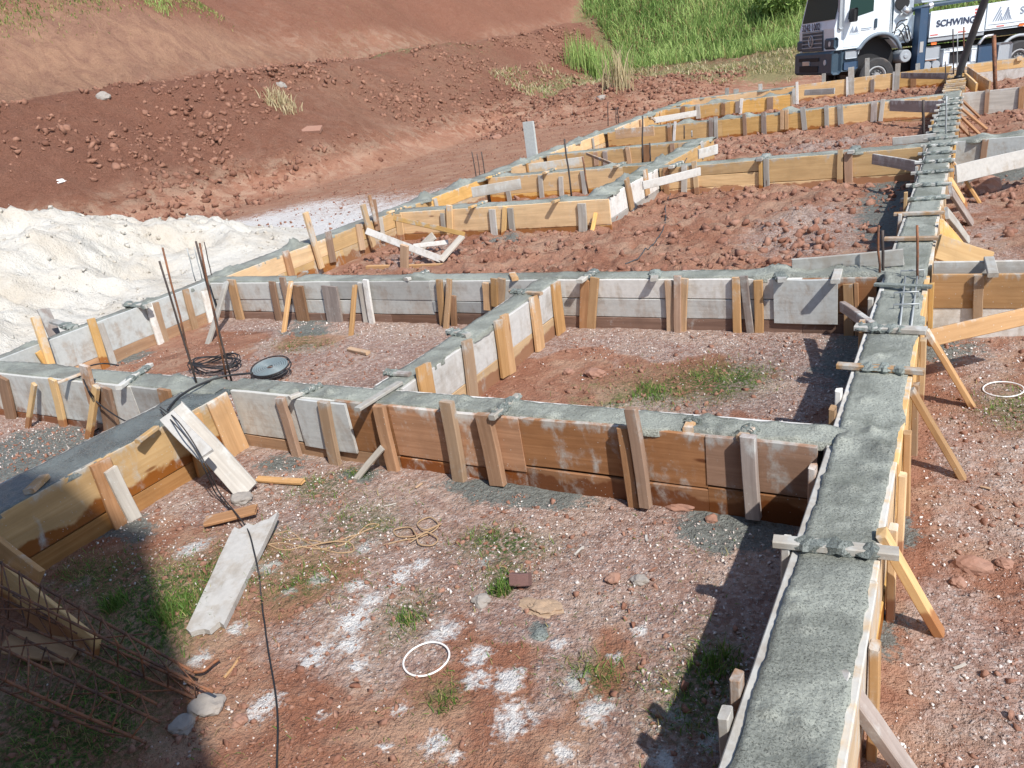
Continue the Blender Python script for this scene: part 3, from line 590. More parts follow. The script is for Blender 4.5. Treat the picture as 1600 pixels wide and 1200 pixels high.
# cross beam B -------------------------------------------------------
BY = 5.61; BY2 = 5.83
random.seed(31)
fB = thing('beam_formwork', (-3.5, BY, -.43), 'long pale grey formwork wall crossing the middle of the picture behind the two cells', 'formwork', 'timber beam formwork')
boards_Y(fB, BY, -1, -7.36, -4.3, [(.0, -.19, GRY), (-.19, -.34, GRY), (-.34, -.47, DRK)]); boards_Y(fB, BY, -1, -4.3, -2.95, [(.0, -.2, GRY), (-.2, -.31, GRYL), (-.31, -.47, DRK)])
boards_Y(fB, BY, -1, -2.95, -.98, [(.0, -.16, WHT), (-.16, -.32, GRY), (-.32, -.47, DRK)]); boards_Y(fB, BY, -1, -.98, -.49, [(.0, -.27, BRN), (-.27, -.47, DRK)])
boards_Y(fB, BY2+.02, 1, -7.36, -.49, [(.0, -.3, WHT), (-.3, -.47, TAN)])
for a, b, w, m in [((361, 437), (376, 500), 12, TAN), ((425, 440), (436, 499), 9, BRS), ((441, 433), (449, 470), 8, BRS), ((464, 446), (474, 502), 18, BRS), ((514, 447), (525, 508), 23, GBR), ((563, 442), (574, 510), 8, LGR), ((571, 437), (583, 513), 8, WHT), ((686, 437), (693, 512), 9, TAN), ((708, 462), (710, 512), 8, BRS),
                   ((760, 442), (762, 478), 12, TAN), ((772, 435), (773, 472), 10, TAN), ((784, 435), (782, 468), 11, TAN), ((914, 438), (913, 517), 14, BRS), ((929, 434), (923, 525), 13, TAN), ((1045, 438), (1048, 517), 12, TAN), ((1058, 431), (1059, 517), 11, BRS), ((1069, 435), (1065, 528), 13, TAN),
                   ((1150, 433), (1153, 540), 13, TAN), ((1162, 431), (1173, 525), 12, GBR), ((1185, 438), (1186, 523), 14, TAN), ((1325, 444), (1327, 525), 16, TAN), ((1338, 442), (1339, 523), 7, BRS)]:
    stakeY(fB, BY, a, b, w, m, off=.02 if a[0] in (1058, 772, 571, 708) else 0)
plank('stake', onY(702, 436, BY-.03), onY(697, 517, BY-.12), .055, .028, TAN, fB, wdir=(1, 0, 0))
p = onY(1209, 440, BY); q = onY(1309, 506, BY); panelY(fB, BY, p[0], q[0], q[2], -.005, GRYL)
for a, b, c, m in [((468, 433), (478, 425), None, BRS), ((634, 437), (668, 424), (.2, 1), None), ((905, 440), (930, 423), (.3, 1), None), ((1022, 437), (1024, 424), (.3, 1), None), ((1222, 438), (1212, 419), (.1, .7), GBR), ((805, 436), (800, 428), None, TAN), ((1305, 440), (1310, 423), None, LGR)]:
    caked(fB, G(*a, .018), G(*b, .018), .06, .03, c, m)
concrete('poured concrete of the long cross beam in the middle of the picture', -7.45, MX0+.06, BY+.026, BY2-.004, 'x', .02, .0035, zoff=.003, lumps=[(G(660, 430)[0], 5.7, .12, .04), (G(1213, 428)[0], 5.75, .12, .05), (-.6, 5.7, .12, .03), (-.75, 5.8, .08, .03), (-2.95, 5.7, .1, .02), (-6.0, 5.75, .1, .02)])

# left boundary beam ---------------------------------------------------
LX = -7.38
fl_ = thing('beam_formwork', (LX, 4.5, -.43), 'cement-smeared boards beside the sand heap with an orange lower board', 'formwork', 'timber beam formwork')
boards_X(fl_, LX, 1, 2.3, BY-.01, [(.03, -.30, GRYL), (-.30, -.47, ORG)], cut=2.2); boards_X(fl_, -7.62, -1, 2.3, 5.7, [(.0, -.4, GRYL)])
for a, b, w, m in [((142, 498), (165, 572), 12, YEL), ((156, 505), (178, 569), 10, LGR), ((232, 475), (251, 536), 10, WHT), ((242, 473), (258, 534), 11, TAN), ((289, 452), (305, 511), 9, TAN), ((319, 455), (330, 500), 9, WHT)]: stakeX(fl_, LX, a, b, w, m)
p = onX(55, 495, LX+.06); q = onX(81, 575, LX+.06); plank('stake', p, q, .075, .04, YEL, fl_, wdir=(0, 1, 0))
p = onX(62, 548, LX+.03); plank('stake', p, p+np.array([0, .05, -.25]), .09, .03, YEL, fl_, wdir=(0, 1, 0))
caked(fl_, G(83, 502, .03), G(115, 512, .02), .08, .03, (.5, 1)); caked(fl_, G(195, 475, .04), G(232, 478, .03), .07, .04, (0, 1))
plank('stake', G(88, 503, .0)+np.array([-.15, 0, .14]), G(92, 508, 0)+np.array([-.15, 0, -.2]), .12, .03, GBR, fl_, wdir=(0, 1, 0))
concrete('poured concrete strip along the edge of the sand heap', -7.62+.01, LX-.012, 2.3, BY2, 'y', .02, .0035, zoff=.002, lumps=[(-7.5, 4.9, .09, .05), (-7.5, 3.6, .1, .04), (-7.45, 5.7, .12, .03)])
f2 = thing('beam_formwork', (LX, 10, -.43), 'yellow formwork along the far left edge of the grid beside the bare track', 'formwork', 'timber beam formwork')
boards_X(f2, LX+.0, 1, BY2+.04, 17.6, [(.0, -.22, YEL), (-.22, -.47, YELC)], cut=2.6); boards_X(f2, -7.72, -1, 5.85, 24.4, [(.0, -.4, GRYL)])
boards_X(f2, LX+.0, 1, 17.62, 24.4, [(.0, -.4, YEL)])
for a, b, w, m in [((446, 392), (456, 430), 10, BRS), ((583, 312), (590, 356), 7, BRS), ((594, 340), (599, 372), 6, LGR), ((560, 350), (566, 386), 8, TAN), ((512, 362), (520, 405), 9, BRS)]: stakeX(f2, LX, a, b, w, m)
p = onX(477, 332, LX+.08); q = onX(503, 419, LX+.06); plank('stake', p, q, .085, .04, YEL, f2, wdir=(0, 1, 0))
p = onX(567, 320, LX+.1); q = onX(585, 388, LX+.08); plank('stake', p, q, .09, .04, YEL, f2, wdir=(0, 1, 0))
p = onX(577, 305, LX+.05); q = onX(588, 350, LX+.05); plank('stake', p, q, .06, .03, BRS, f2, wdir=(0, 1, 0))
for yy in (10.2, 12.5, 13.4, 15.2, 16.6, 18.5, 19.7, 21.3): plank('stake', (LX+.02, yy, -.02), (LX+.03, yy+.02, -.46), .08, .03, random.choice([TAN, LGR, BRS]), f2, wdir=(0, 1, 0))
concrete('poured concrete strip along the far left boundary of the grid, beside the track', -7.72+.02, LX-.01, BY2+.01, 24.3, 'y', .03, .0035, zoff=.0, jit=.03, lumps=[(-7.55, random.uniform(6, 23), random.uniform(.06, .14), random.uniform(.02, .06)) for _ in range(36)])

# wall C -----------------------------------------------------------------
CY = 9.13
fC = thing('beam_formwork', (-5.4, CY, -.43), 'yellow wall', 'formwork', 'timber beam formwork')
fC['label'] = 'yellow formwork wall that ends at the white slanting boards, behind the heap of nailed planks'
boards_Y(fC, CY, -1, LX+.1, -3.92, [(.0, -.33, YEL), (-.33, -.47, YEL)], cut=3.6); boards_Y(fC, CY+.26, 1, LX+.1, -4.2, [(.0, -.3, YELC)])
for a, b, w, m in [((622, 335), (628, 378), 10, YEL), ((691, 333), (693, 355), 6, LGR), ((702, 321), (703, 368), 9, YEL), ((769, 327), (772, 363), 10, LGR), ((789, 323), (787, 367), 7, YEL), ((797, 325), (801, 363), 9, LGR), ((909, 318), (911, 357), 13, LGR)]: stakeY(fC, CY, a, b, w, m)
for px in (640, 745, 857): caked(fC, (G(px, 322)[0], CY-.1, .02), (G(px, 322)[0]+.03, CY+.3, .02), .06, .03, (.3, .9), YEL)
concrete('poured concrete on top of the short yellow wall behind the nailed planks', LX-.05, -3.95, CY+.014, CY+.246, 'x', .03, .004, zoff=.003, lumps=[(-6.3, 9.25, .12, .03), (-4.6, 9.25, .12, .03)])
# inner 2
JX = -4.0
fJ = thing('beam_formwork', (JX, 11.5, -.43), 'narrow slanting formwork run in the far grid, white boards nearest and yellow beyond', 'formwork', 'timber beam formwork')
boards_X(fJ, JX, 1, CY+.03, 11.28, [(.0, -.3, WHT), (-.3, -.47, LGR)], cut=2.2); boards_X(fJ, JX+.02, 1, 11.55, 14.3, [(.0, -.45, YEL)], cut=2.4); boards_X(fJ, -4.32, -1, CY+.3, 14.2, [(.0, -.4, YELC)])
for a, b, w, m in [((979, 279), (987, 322), 6, TAN), ((1008, 265), (1012, 300), 7, TAN), ((1096, 222), (1099, 243), 10, LGR)]: stakeX(fJ, JX, a, b, w, m)
concrete('poured concrete of the narrow slanting beam in the far part of the grid', -4.32+.01, JX-.01, CY+.2, 14.4, 'y', .03, .0035, zoff=.005, jit=.03, lumps=[(-4.2, random.uniform(9.3, 14), .1, .04) for _ in range(12)])
# D
DY = 11.25
fD = thing('beam_formwork', (-2.3, DY, -.43), 'tall yellow formwork wall with knots beyond the big clod-filled cell', 'formwork', 'timber beam formwork')
boards_Y(fD, DY, -1, JX+.03, -2.5, [(.0, -.15, YEL), (-.15, -.32, YEL), (-.32, -.46, YEL)], cut=3); boards_Y(fD, DY, -1, -2.5, -.49, [(.0, -.32, YEL), (-.32, -.46, YEL)], cut=3); boards_Y(fD, DY+.3, 1, JX+.03, -.49, [(.0, -.3, YELC)])
for a, b, w, m in [((1069, 258), (1069, 296), 9, LGR), ((1084, 252), (1089, 299), 8, YEL), ((1188, 246), (1189, 295), 6, YEL), ((1197, 248), (1198, 288), 9, LGR), ((1313, 234), (1312, 281), 9, YEL), ((1325, 237), (1326, 280), 13, BRS), ((1040, 262), (1042, 300), 8, BRS)]: stakeY(fD, DY, a, b, w, m)
for px in (1080, 1195, 1325): caked(fD, (G(px, 245)[0], DY-.08, .02), (G(px, 245)[0]+.03, DY+.33, .02), .08, .04, (.1, 1))
concrete('poured concrete on the tall bright yellow wall', JX-.1, MX0+.05, DY+.014, DY+.286, 'x', .03, .004, zoff=.003)
fd = thing('beam_formwork', (-5.7, 11.8, -.43), 'yellow wall with three grey stakes, second wall back from the nailed planks', 'formwork', 'timber beam formwork')
boards_Y(fd, 11.75, -1, LX+.1, -4.34, [(.0, -.3, YEL), (-.3, -.47, YEL)]); boards_Y(fd, 12.0, 1, LX+.1, -4.34, [(.0, -.3, YELC)])
for a, b, w, m in [((844, 274), (847, 309), 7, LGR), ((876, 276), (878, 307), 7, LGR), ((910, 267), (914, 303), 7, LGR), ((793, 296), (796, 312), 7, LGR)]: stakeY(fd, 11.75, a, b, w, m)
for px in (792, 860, 950): caked(fd, (G(px, 268)[0], 11.68, .02), (G(px, 268)[0]+.03, 12.05, .02), .07, .03, (.3, .9), YEL)
concrete('poured concrete on the wall with three grey stakes', LX-.05, -4.3, 11.764, 11.986, 'x', .03, .004, zoff=.003, lumps=[(-7.0, 11.9, .12, .04), (-5.0, 11.9, .12, .04)])
fy = thing('beam_formwork', (-5.7, 14.1, -.43), 'yellow wall third back from the nailed planks with a leaning stick on it', 'formwork', 'timber beam formwork')
boards_Y(fy, 14.1, -1, LX+.1, -4.0, [(.0, -.45, YEL)]); boards_Y(fy, 14.38, 1, LX+.1, -4.0, [(.0, -.3, YELC)])
for a, b, w, m in [((980, 229), (984, 256), 7, TAN), ((1010, 226), (1011, 249), 10, BRS), ((930, 238), (932, 255), 7, BRS), ((945, 236), (946, 255), 7, GBR), ((1050, 224), (1051, 238), 7, BRS)]: stakeY(fy, 14.1, a, b, w, m)
concrete('poured concrete on the third yellow wall back, under the leaning stick', LX-.05, -3.95, 14.114, 14.366, 'x', .03, .004, zoff=.003)
EY = 17.3
fE = thing('beam_formwork', (-4, EY, -.43), 'long low yellow wall with many stakes crossing the whole far grid', 'formwork', 'timber beam formwork')
boards_Y(fE, EY, -1, LX+.1, -.49, [(.0, -.38, YEL), (-.38, -.46, TAN)], cut=3.4); boards_Y(fE, EY+.3, 1, LX+.1, -.49, [(.0, -.3, YELC)])
for a, b, w, m in [((1045, 192), (1047, 218), 6, BRS), ((1055, 190), (1053, 218), 4, WHT), ((1111, 184), (1111, 211), 7, GBR), ((1118, 182), (1119, 216), 6, LGR), ((1163, 178), (1164, 208), 6, BRS), ((1193, 176), (1194, 214), 8, GBR), ((1222, 172), (1222, 199), 6, TAN), ((1229, 171), (1229, 199), 6, TAN), ((1254, 167), (1257, 200), 8, LGR),
                   ((1291, 165), (1292, 197), 7, LGR), ((1312, 163), (1314, 195), 9, LGR), ((1366, 158), (1365, 187), 10, GBR), ((1380, 155), (1376, 186), 7, LGR)]: stakeY(fE, EY, a, b, w, m)
concrete('poured concrete on the long low yellow wall of the far grid', LX-.05, MX0+.05, EY+.014, EY+.286, 'x', .04, .004, zoff=.003, jit=.03, lumps=[(random.uniform(-7, -1), 17.45, .12, .04) for _ in range(12)])
fF = thing('beam_formwork', (-6, 21.8, -.43), 'short yellow wall near the far left corner, second from last before the weeds', 'formwork', 'timber beam formwork')
boards_Y(fF, 21.8, -1, LX-.2, -4.05, [(.0, -.45, YEL)]); boards_Y(fF, 22.08, 1, LX, -4.05, [(.0, -.3, YELC)])
for a, b, w, m in [((1090, 163), (1091, 183), 7, LGR), ((1067, 166), (1068, 183), 6, BRS), ((1130, 160), (1130, 177), 6, BRS), ((1153, 158), (1153, 174), 8, GBR), ((1159, 154), (1157, 176), 5, WHT), ((1203, 152), (1203, 169), 10, BRS), ((1240, 138), (1241, 160), 5, LGR), ((1245, 128), (1246, 160), 4, WHT)]: stakeY(fF, 21.8, a, b, w, m)
concrete('poured concrete on the second last wall near the far left corner', LX-.3, -4.02, 21.814, 22.066, 'x', .04, .004, zoff=.003, jit=.03, lumps=[(random.uniform(-7, -4), 21.95, .12, .05) for _ in range(8)])
fG = thing('beam_formwork', (-6, 24.3, -.43), 'last thin yellow wall at the far left corner in front of the weeds', 'formwork', 'timber beam formwork')
boards_Y(fG, 24.3, -1, LX-.2, -4.4, [(.0, -.45, YEL)]); boards_Y(fG, 24.58, 1, LX-.2, -4.4, [(.0, -.3, YELC)])
for a, b, w, m in [((1136, 137), (1136, 152), 6, LGR), ((1150, 139), (1150, 156), 8, LGR), ((1188, 131), (1188, 146), 6, LGR)]: stakeY(fG, 24.62, a, b, w, m)
concrete('poured concrete on the last thin wall in front of the weeds', LX-.3, -4.4, 24.314, 24.566, 'x', .04, .004, zoff=.002, jit=.03)
fH = thing('beam_formwork', (-2, 23.9, -.43), 'far yellow wall right in front of the pump truck, left of the main beam', 'formwork', 'timber beam formwork')
boards_Y(fH, 23.9, -1, -4.3, -.49, [(.05, -.45, YEL)], cut=3.2); boards_Y(fH, 24.2, 1, -4.3, -.49, [(.03, -.3, YELC)])
for a, b, w, m in [((1330, 105), (1330, 148), 9, LGR), ((1324, 120), (1324, 148), 4, WHT), ((1403, 99), (1401, 139), 8, LGR), ((1397, 112), (1396, 139), 4, WHT), ((1427, 120), (1427, 133), 9, BRS), ((1363, 124), (1363, 142), 6, GBR)]: stakeY(fH, 23.9, a, b, w, m)
for a, b, w, m in [((1287, 115), (1287, 140), 6, LGR), ((1355, 91), (1355, 140), 7, LGR), ((1434, 99), (1434, 130), 7, LGR), ((1446, 106), (1446, 130), 5, LGR)]: stakeY(fH, 24.3, a, b, w, m)
# right side walls
fR1 = thing('beam_formwork', (.4, 5.6, -.43), 'two parallel board walls with an empty trench between, at the right edge', 'formwork', 'timber beam formwork')
boards_Y(fR1, 5.62, -1, MX1+.01, 3.4, [(.02, -.22, TAN), (-.22, -.47, WHT)], cut=3.6); boards_Y(fR1, 5.9, 1, MX1+.01, 3.4, [(.03, -.35, LGR)], cut=3.6)
stakeY(fR1, 5.62, (1530, 430), (1527, 497), 16, TAN); caked(fR1, G(1552, 430, .03), G(1545, 404, .045), .06, .03, None, LGR)
fR2 = thing('beam_formwork', (.4, 11.5, -.43), 'cement-white wall right of the main beam behind the long white leaning plank', 'formwork', 'timber beam formwork')
boards_Y(fR2, 11.45, -1, MX1+.01, 5, [(.0, -.42, GRYL)], cut=4); boards_Y(fR2, 11.75, 1, MX1+.01, 5, [(.0, -.35, LGR)], cut=4)
stakeY(fR2, 11.45, (1540, 218), (1536, 248), 10, BRS); 
concrete('narrow poured strip right of the main beam on the cement-white wall', MX1-.01, 4.8, 11.464, 11.736, 'x', .04, .004, zoff=.002, jit=.03, lumps=[(.15, 11.6, .1, .05), (.55, 11.6, .12, .05)])
fR3 = thing('beam_formwork', (.6, 17.3, -.43), 'pale pinkish board wall right of the main beam just below the last timber braces', 'formwork', 'timber beam formwork')
boards_Y(fR3, 17.3, -1, MX1+.01, 6.5, [(.0, -.42, LGR)], cut=3); 
for a, b, w, m in [((1543, 140), (1541, 173), 7, BRS), ((1597, 135), (1595, 168), 9, BRS)]: stakeY(fR3, 17.3, a, b, w, m)
fR4 = thing('beam_formwork', (.6, 23.6, -.43), 'yellow and white board wall under the truck, right of the main beam', 'formwork', 'timber beam formwork')
boards_Y(fR4, 23.4, -1, MX1+.01, 8, [(.06, -.16, YEL), (-.16, -.42, WHT)], cut=2.6); boards_Y(fR4, 23.7, 1, MX1+.01, 8, [(.06, -.3, YELC)], cut=2.6)
stakeY(fR4, 23.4, (1593, 88), (1593, 92), 8, YEL)

# ------------------------------------------------------------------ braces: leaning timbers, each a thing of its own
def tz(p): return float(T(p[0], p[1]))
def brace(a, za, b, w, t, mat, label, zb=None, wdir=None, cat='brace', name='wooden_brace', group='leaning timber braces', **k):
    """a = photo point of the top end (height za), b = photo point of the foot on the ground"""
    p = G(a[0], a[1], za) if not isinstance(za, np.ndarray) else za
    q = G(b[0], b[1], -.41 if zb is None else zb); d = nrm(q-p); q = q+d*.04
    if wdir is None: wdir = np.cross(d, (0, -1, .4))
    return plank(name, p, q, w, t, mat, None, label, cat, group, wdir=wdir, ragged=.004, **k)
random.seed(77)
brace((1376, 833), .03, (1466, 985), .055, .035, YEL, 'bright yellow leaning brace on the right side of the main beam, beside the big clods', wdir=(0, 1, 0))
brace((1312, 1062), .0, (1425, 1215), .06, .04, GBR, 'grey-brown leaning brace at the bottom edge right of the main beam', wdir=(0, 1, .3))
brace((1424, 608), -.01, (1500, 742), .055, .03, TAN, 'long thin leaning brace right of the main beam, pointing at gravel below the white ring', wdir=(0, 1, 0))
brace((1446, 516), .02, (1518, 633), .055, .03, TAN, 'thin leaning brace whose foot stands left of the white ring on the right', wdir=(0, 1, 0))
brace((1488, 252), .0, (1530, 315), .08, .03, TAN, 'leaning brace starting beside the long white plank right of the main beam', wdir=(0, 1, 0))
brace((1485, 284), .0, (1509, 322), .10, .03, YEL, 'short wide tan brace tucked between two longer ones right of the main beam', wdir=(0, 1, .3))
brace((1485, 298), .0, (1518, 348), .13, .03, GBR, 'wide brown brace board right of the main beam, second below the long white plank', wdir=(0, 1, .3))
brace((1479, 333), .0, (1512, 376), .11, .03, LGR, 'pale grey brace board right of the main beam above the yellow one', wdir=(0, 1, .3))
brace((1471, 356), .0, (1508, 396), .15, .03, YEL, 'yellow brace board right of the main beam, upper of the two beside the empty trench', wdir=(0, 1, .6))
brace((1464, 386), .0, (1540, 410), .18, .03, YEL, 'wide yellow board on edge leaning down towards the empty trench', wdir=(0, .3, 1), zb=-.2)
brace((1504, 157), .0, (1530, 183), .06, .03, BRS, 'uppermost brown brace of the fan of four right of the far main beam', wdir=(0, 1, .35))
brace((1501, 168), .0, (1545, 205), .075, .03, BRS, 'longest brown brace of the fan of four beside the far main beam', wdir=(0, 1, .35))
brace((1500, 181), .0, (1534, 213), .075, .03, BRS, 'third brown brace down in the fan of four beside the far main beam', wdir=(0, 1, .35))
brace((1497, 192), .0, (1516, 213), .075, .03, BRS, 'lowest and shortest brown brace of the fan of four by the main beam', wdir=(0, 1, .35))
brace((1512, 115), .0, (1545, 139), .30, .04, TAN, 'wide tan plank leaning at the far end of the main beam near the hose', wdir=(0, .3, 1), zb=-.1)
brace((1508, 122), .0, (1525, 139), .22, .04, YEL, 'short yellow plank leaning beside the wide tan one near the hose', wdir=(0, .3, 1), zb=-.1)
# braces on the camera side of the walls
def fbrace(a, ya, b, w, t, mat, label, **k):
    p = onY(a[0], a[1], ya); q = G(b[0], b[1], -.42); d = nrm(q-p)
    return plank('wooden_brace', p, q+d*.03, w, t, mat, None, label, 'brace', 'leaning timber braces', wdir=(1, 0, 0), ragged=.003, **k)
fbrace((354, 441), BY-.05, (325, 537), .06, .03, LGR, 'pale brace leaning at the left end of the long grey wall, behind the tall bars')
fbrace((455, 440), BY-.06, (443, 520), .05, .03, TAN, 'light brace leaning on the long grey wall, second from its left end')
fbrace((555, 446), BY-.05, (548, 524), .05, .028, TAN, 'brace leaning on the long grey wall right of the wide grey-brown board')
fbrace((53, 600), AY-.13, (44, 668), .05, .028, YEL, 'short yellow brace leaning on the grey wall near the left edge')
fbrace((151, 604), AY-.13, (138, 685), .06, .035, YEL, 'stout yellow brace leaning beside the hanging cables at left')
fbrace((597, 699), AY-.06, (559, 746), .04, .02, LGR, 'thin pale stick leaning low against the brown wall, left of its centre')
fbrace((931, 333), CY-.03, (923, 370), .05, .03, YEL, 'small bent stick leaning at the right end of the short yellow wall')
brace((988, 280), .0, (1007, 321), .06, .03, TAN, 'thin brace leaning against the white slanting boards in the far grid', wdir=(0, 1, 0))
brace((1316, 479), -.12, (1362, 510), .07, .04, GBR, 'grey stick bridging from the long wall to the main beam above the pit', zb=-.02, wdir=(0, 0, 1), name='wooden_stick', group=None)

# long loose planks spanning or resting
def pl(a, za, b, zb, w, t, mat, label, wdir=(0, 0, 1), name='wooden_plank', group='loose and bracing planks', **k):
    p = G(a[0], a[1], za); q = G(b[0], b[1], zb); return plank(name, p, q, w, t, mat, None, label, 'plank', group, wdir=wdir, ragged=.006, **k)
pl((1452, 529), -.06, (1625, 488), -.06, .10, .03, TAN, 'long tan plank running off the right edge from the main beam, below the empty trench', wdir=(.1, .5, 1))
pl((1494, 272), -.05, (1640, 238), -.05, .19, .03, WHT, 'long white plank running off the right edge in front of the cement-white wall', wdir=(.1, .35, 1))
pl((1238, 417), .03, (1412, 402), .07, .12, .025, LGR, 'thin pale plank lying on edge behind the long grey wall, touching the main beam', wdir=(0, 0, 1))
pl((1364, 248), -.05, (1446, 263), -.08, .13, .03, GBR, 'grey weathered plank propped between the tall yellow wall and the main beam')
pl((1395, 221), .02, (1462, 214), .03, .10, .03, LGR, 'pale plank lying behind the tall yellow wall beside the main beam')
pl((1391, 165), -.06, (1476, 167), -.06, .2, .03, GBR, 'weathered plank nailed across the right end of the long low yellow wall')
pl((1408, 118), .0, (1490, 119), -.02, .14, .03, GBR, 'weathered plank across the far wall beside the steel bars near the truck')
pl((1257, 145), .0, (1304, 142), -.02, .14, .03, LGR, 'short white plank lying in the far cell in front of the truck cab')
pl((1022, 188), .0, (1088, 177), -.02, .14, .03, WHT, 'white plank at the far left, lying between two yellow walls')
pl((1091, 241), .0, (1121, 233), .0, .15, .03, LGR, 'short pale plank at the tip of the narrow slanting run')
pl((1004, 290), -.02, (1094, 268), -.02, .11, .03, WHT, 'narrow white plank nailed slantwise across the left end of the tall yellow wall')
pl((737, 301), .0, (814, 287), .0, .16, .03, LGR, 'wide pale plank with a bolt hole, nearest of the planks between the yellow walls')
pl((827, 264), .0, (912, 252), .0, .17, .03, YELC, 'wide yellowish plank between the second and third yellow walls')
pl((962, 210), .0, (1022, 204), .0, .2, .03, TAN, 'scorched tan plank across the far left corner cell, beside a thin bar')
pl((917, 240), .05, (958, 257), -.05, .05, .03, TAN, 'thin dark-edged stick leaning over the third yellow wall', name='wooden_stick')
pl((1018, 184), .1, (1028, 192), -.1, .06, .03, TAN, 'tiny stick leaning at the left tip of the white far plank', name='wooden_stick')

# collapsed frame of nailed planks
fr = thing('nailed_plank_frame', G(640, 400, -.42), 'collapsed trestle of nailed planks, one bright white, lying on the soil', 'plank frame')
def fp(a, za, b, zb, w, t, m, wd=(0, 0, 1), lab=None):
    o = plank('frame_plank', G(*a, za), G(*b, zb), w, t, m, fr, wdir=wd)
    if lab: o['label'] = lab
fp((573, 361), .02, (690, 406), -.35, .09, .035, WHT, (0, .6, 1), 'bright white long plank'); fp((616, 341), .08, (725, 366), -.12, .06, .03, YEL, (0, .5, 1), 'light yellow long plank')
fp((722, 369), -.14, (688, 408), -.36, .10, .03, LGR, (1, .4, .3)); fp((574, 418), -.38, (694, 415), -.38, .05, .06, TAN, (0, 0, 1)); fp((632, 383), -.08, (632, 424), -.42, .11, .04, TAN, (1, 0, 0), 'upright stub')
fp((678, 368), -.14, (646, 400), -.38, .11, .03, LGR, (.3, .3, 1)); fp((646, 385), -.2, (700, 378), -.24, .06, .03, WHT, (0, .3, 1))

# foreground loose planks
pw = thing('double_plank', G(330, 700, -.2), 'two pale planks nailed together leaning from the slanting formwork down to the ground', 'plank')
plank('plank_board', G(272, 641, .05), G(388, 768, -.40), .15, .025, LGR, pw, wdir=(1, .55, .12), ragged=.012)
plank('plank_board', G(262, 651, .07), G(322, 712, -.10), .10, .02, WHT, pw, wdir=(1, .55, .12), ragged=.02)
def splinter_plank():
    # wide white plank with a broken, splintered upper end
    a = G(322, 982, -.375); b = G(398, 822, -.325); d = nrm(b-a); L = np.linalg.norm(b-a); s = nrm(np.cross(d, (0, 0, 1))); n = np.cross(s, d)
    if n[2] < 0: n = -n
    V = []; N = 9; W = [.175, .18, .185, .19, .195, .20, .21, .215, .22, .215]
    U = []
    for i in range(N+1):
        t = i/N
        for j in range(7):
            f = j/6-.5; e = 0
            if i == 0: e = -.03*abs(math.sin(j*1.9))+.02*(j > 4)
            if i == N: e = [.0, -.03, .015, -.01, .02, .03, .09][j]
            if i == N-1: e = [0, -.01, .0, .0, .0, .01, .03][j]
            c = a+d*(L*t+e)+s*f*W[i]
            V.append(c+n*.014); U.append((L*t, f*.19)); V.append(c-n*.014); U.append((L*t+5, f*.19))
    Fc = []
    def ix(i, j, k): return (i*7+j)*2+k
    for i in range(N):
        for j in range(6):
            Fc.append((ix(i, j, 0), ix(i+1, j, 0), ix(i+1, j+1, 0), ix(i, j+1, 0))); Fc.append((ix(i, j, 1), ix(i, j+1, 1), ix(i+1, j+1, 1), ix(i+1, j, 1)))
        for j in (0, 6): Fc.append((ix(i, j, 0), ix(i, j, 1), ix(i+1, j, 1), ix(i+1, j, 0)))
    for i in (0, N):
        for j in range(6): Fc.append((ix(i, j, 0), ix(i, j+1, 0), ix(i, j+1, 1), ix(i, j, 1)))
    o = mesh('broken_plank', V, Fc, WHT, None, U); tag(o, 'wide whitish plank with a splintered end lying in the grass, left foreground', 'plank')
splinter_plank()
pl((322, 815), -.38, (400, 795), -.36, .09, .02, BRS, 'short broken reddish board fragment under the splintered plank end', wdir=(.2, 1, .1), name='board_fragment')
pl((402, 748), -.40, (474, 753), -.40, .05, .02, TAN, 'thin brown splinter of wood lying flat near the wet concrete spill', wdir=(.1, 1, .1), name='wood_splinter')
pl((350, 1058), -.41, (375, 1028), -.41, .012, .01, TAN, 'tiny sliver of wood on bare soil right of the rusty bars', wdir=(.1, 1, .1), name='wood_splinter')
pl((545, 545), -.40, (575, 552), -.40, .05, .03, TAN, 'small offcut of wood lying in the left middle cell', wdir=(.1, 1, .1), name='wood_offcut')
pl((-60, 810), .02, (62, 905), -.28, .10, .035, TAN, 'beige plank edge sloping at the left border above the yellow board', wdir=(1, .4, .2))
pl((-40, 868), -.22, (150, 1025), -.40, .17, .025, YEL, 'wide yellow board leaning beneath the rusty bars at lower left', wdir=(.5, .4, 1))
pl((10, 1002), -.33, (120, 1020), -.40, .12, .02, TAN, 'short plank seen through the rusty bars at lower left', wdir=(.3, 1, .1))

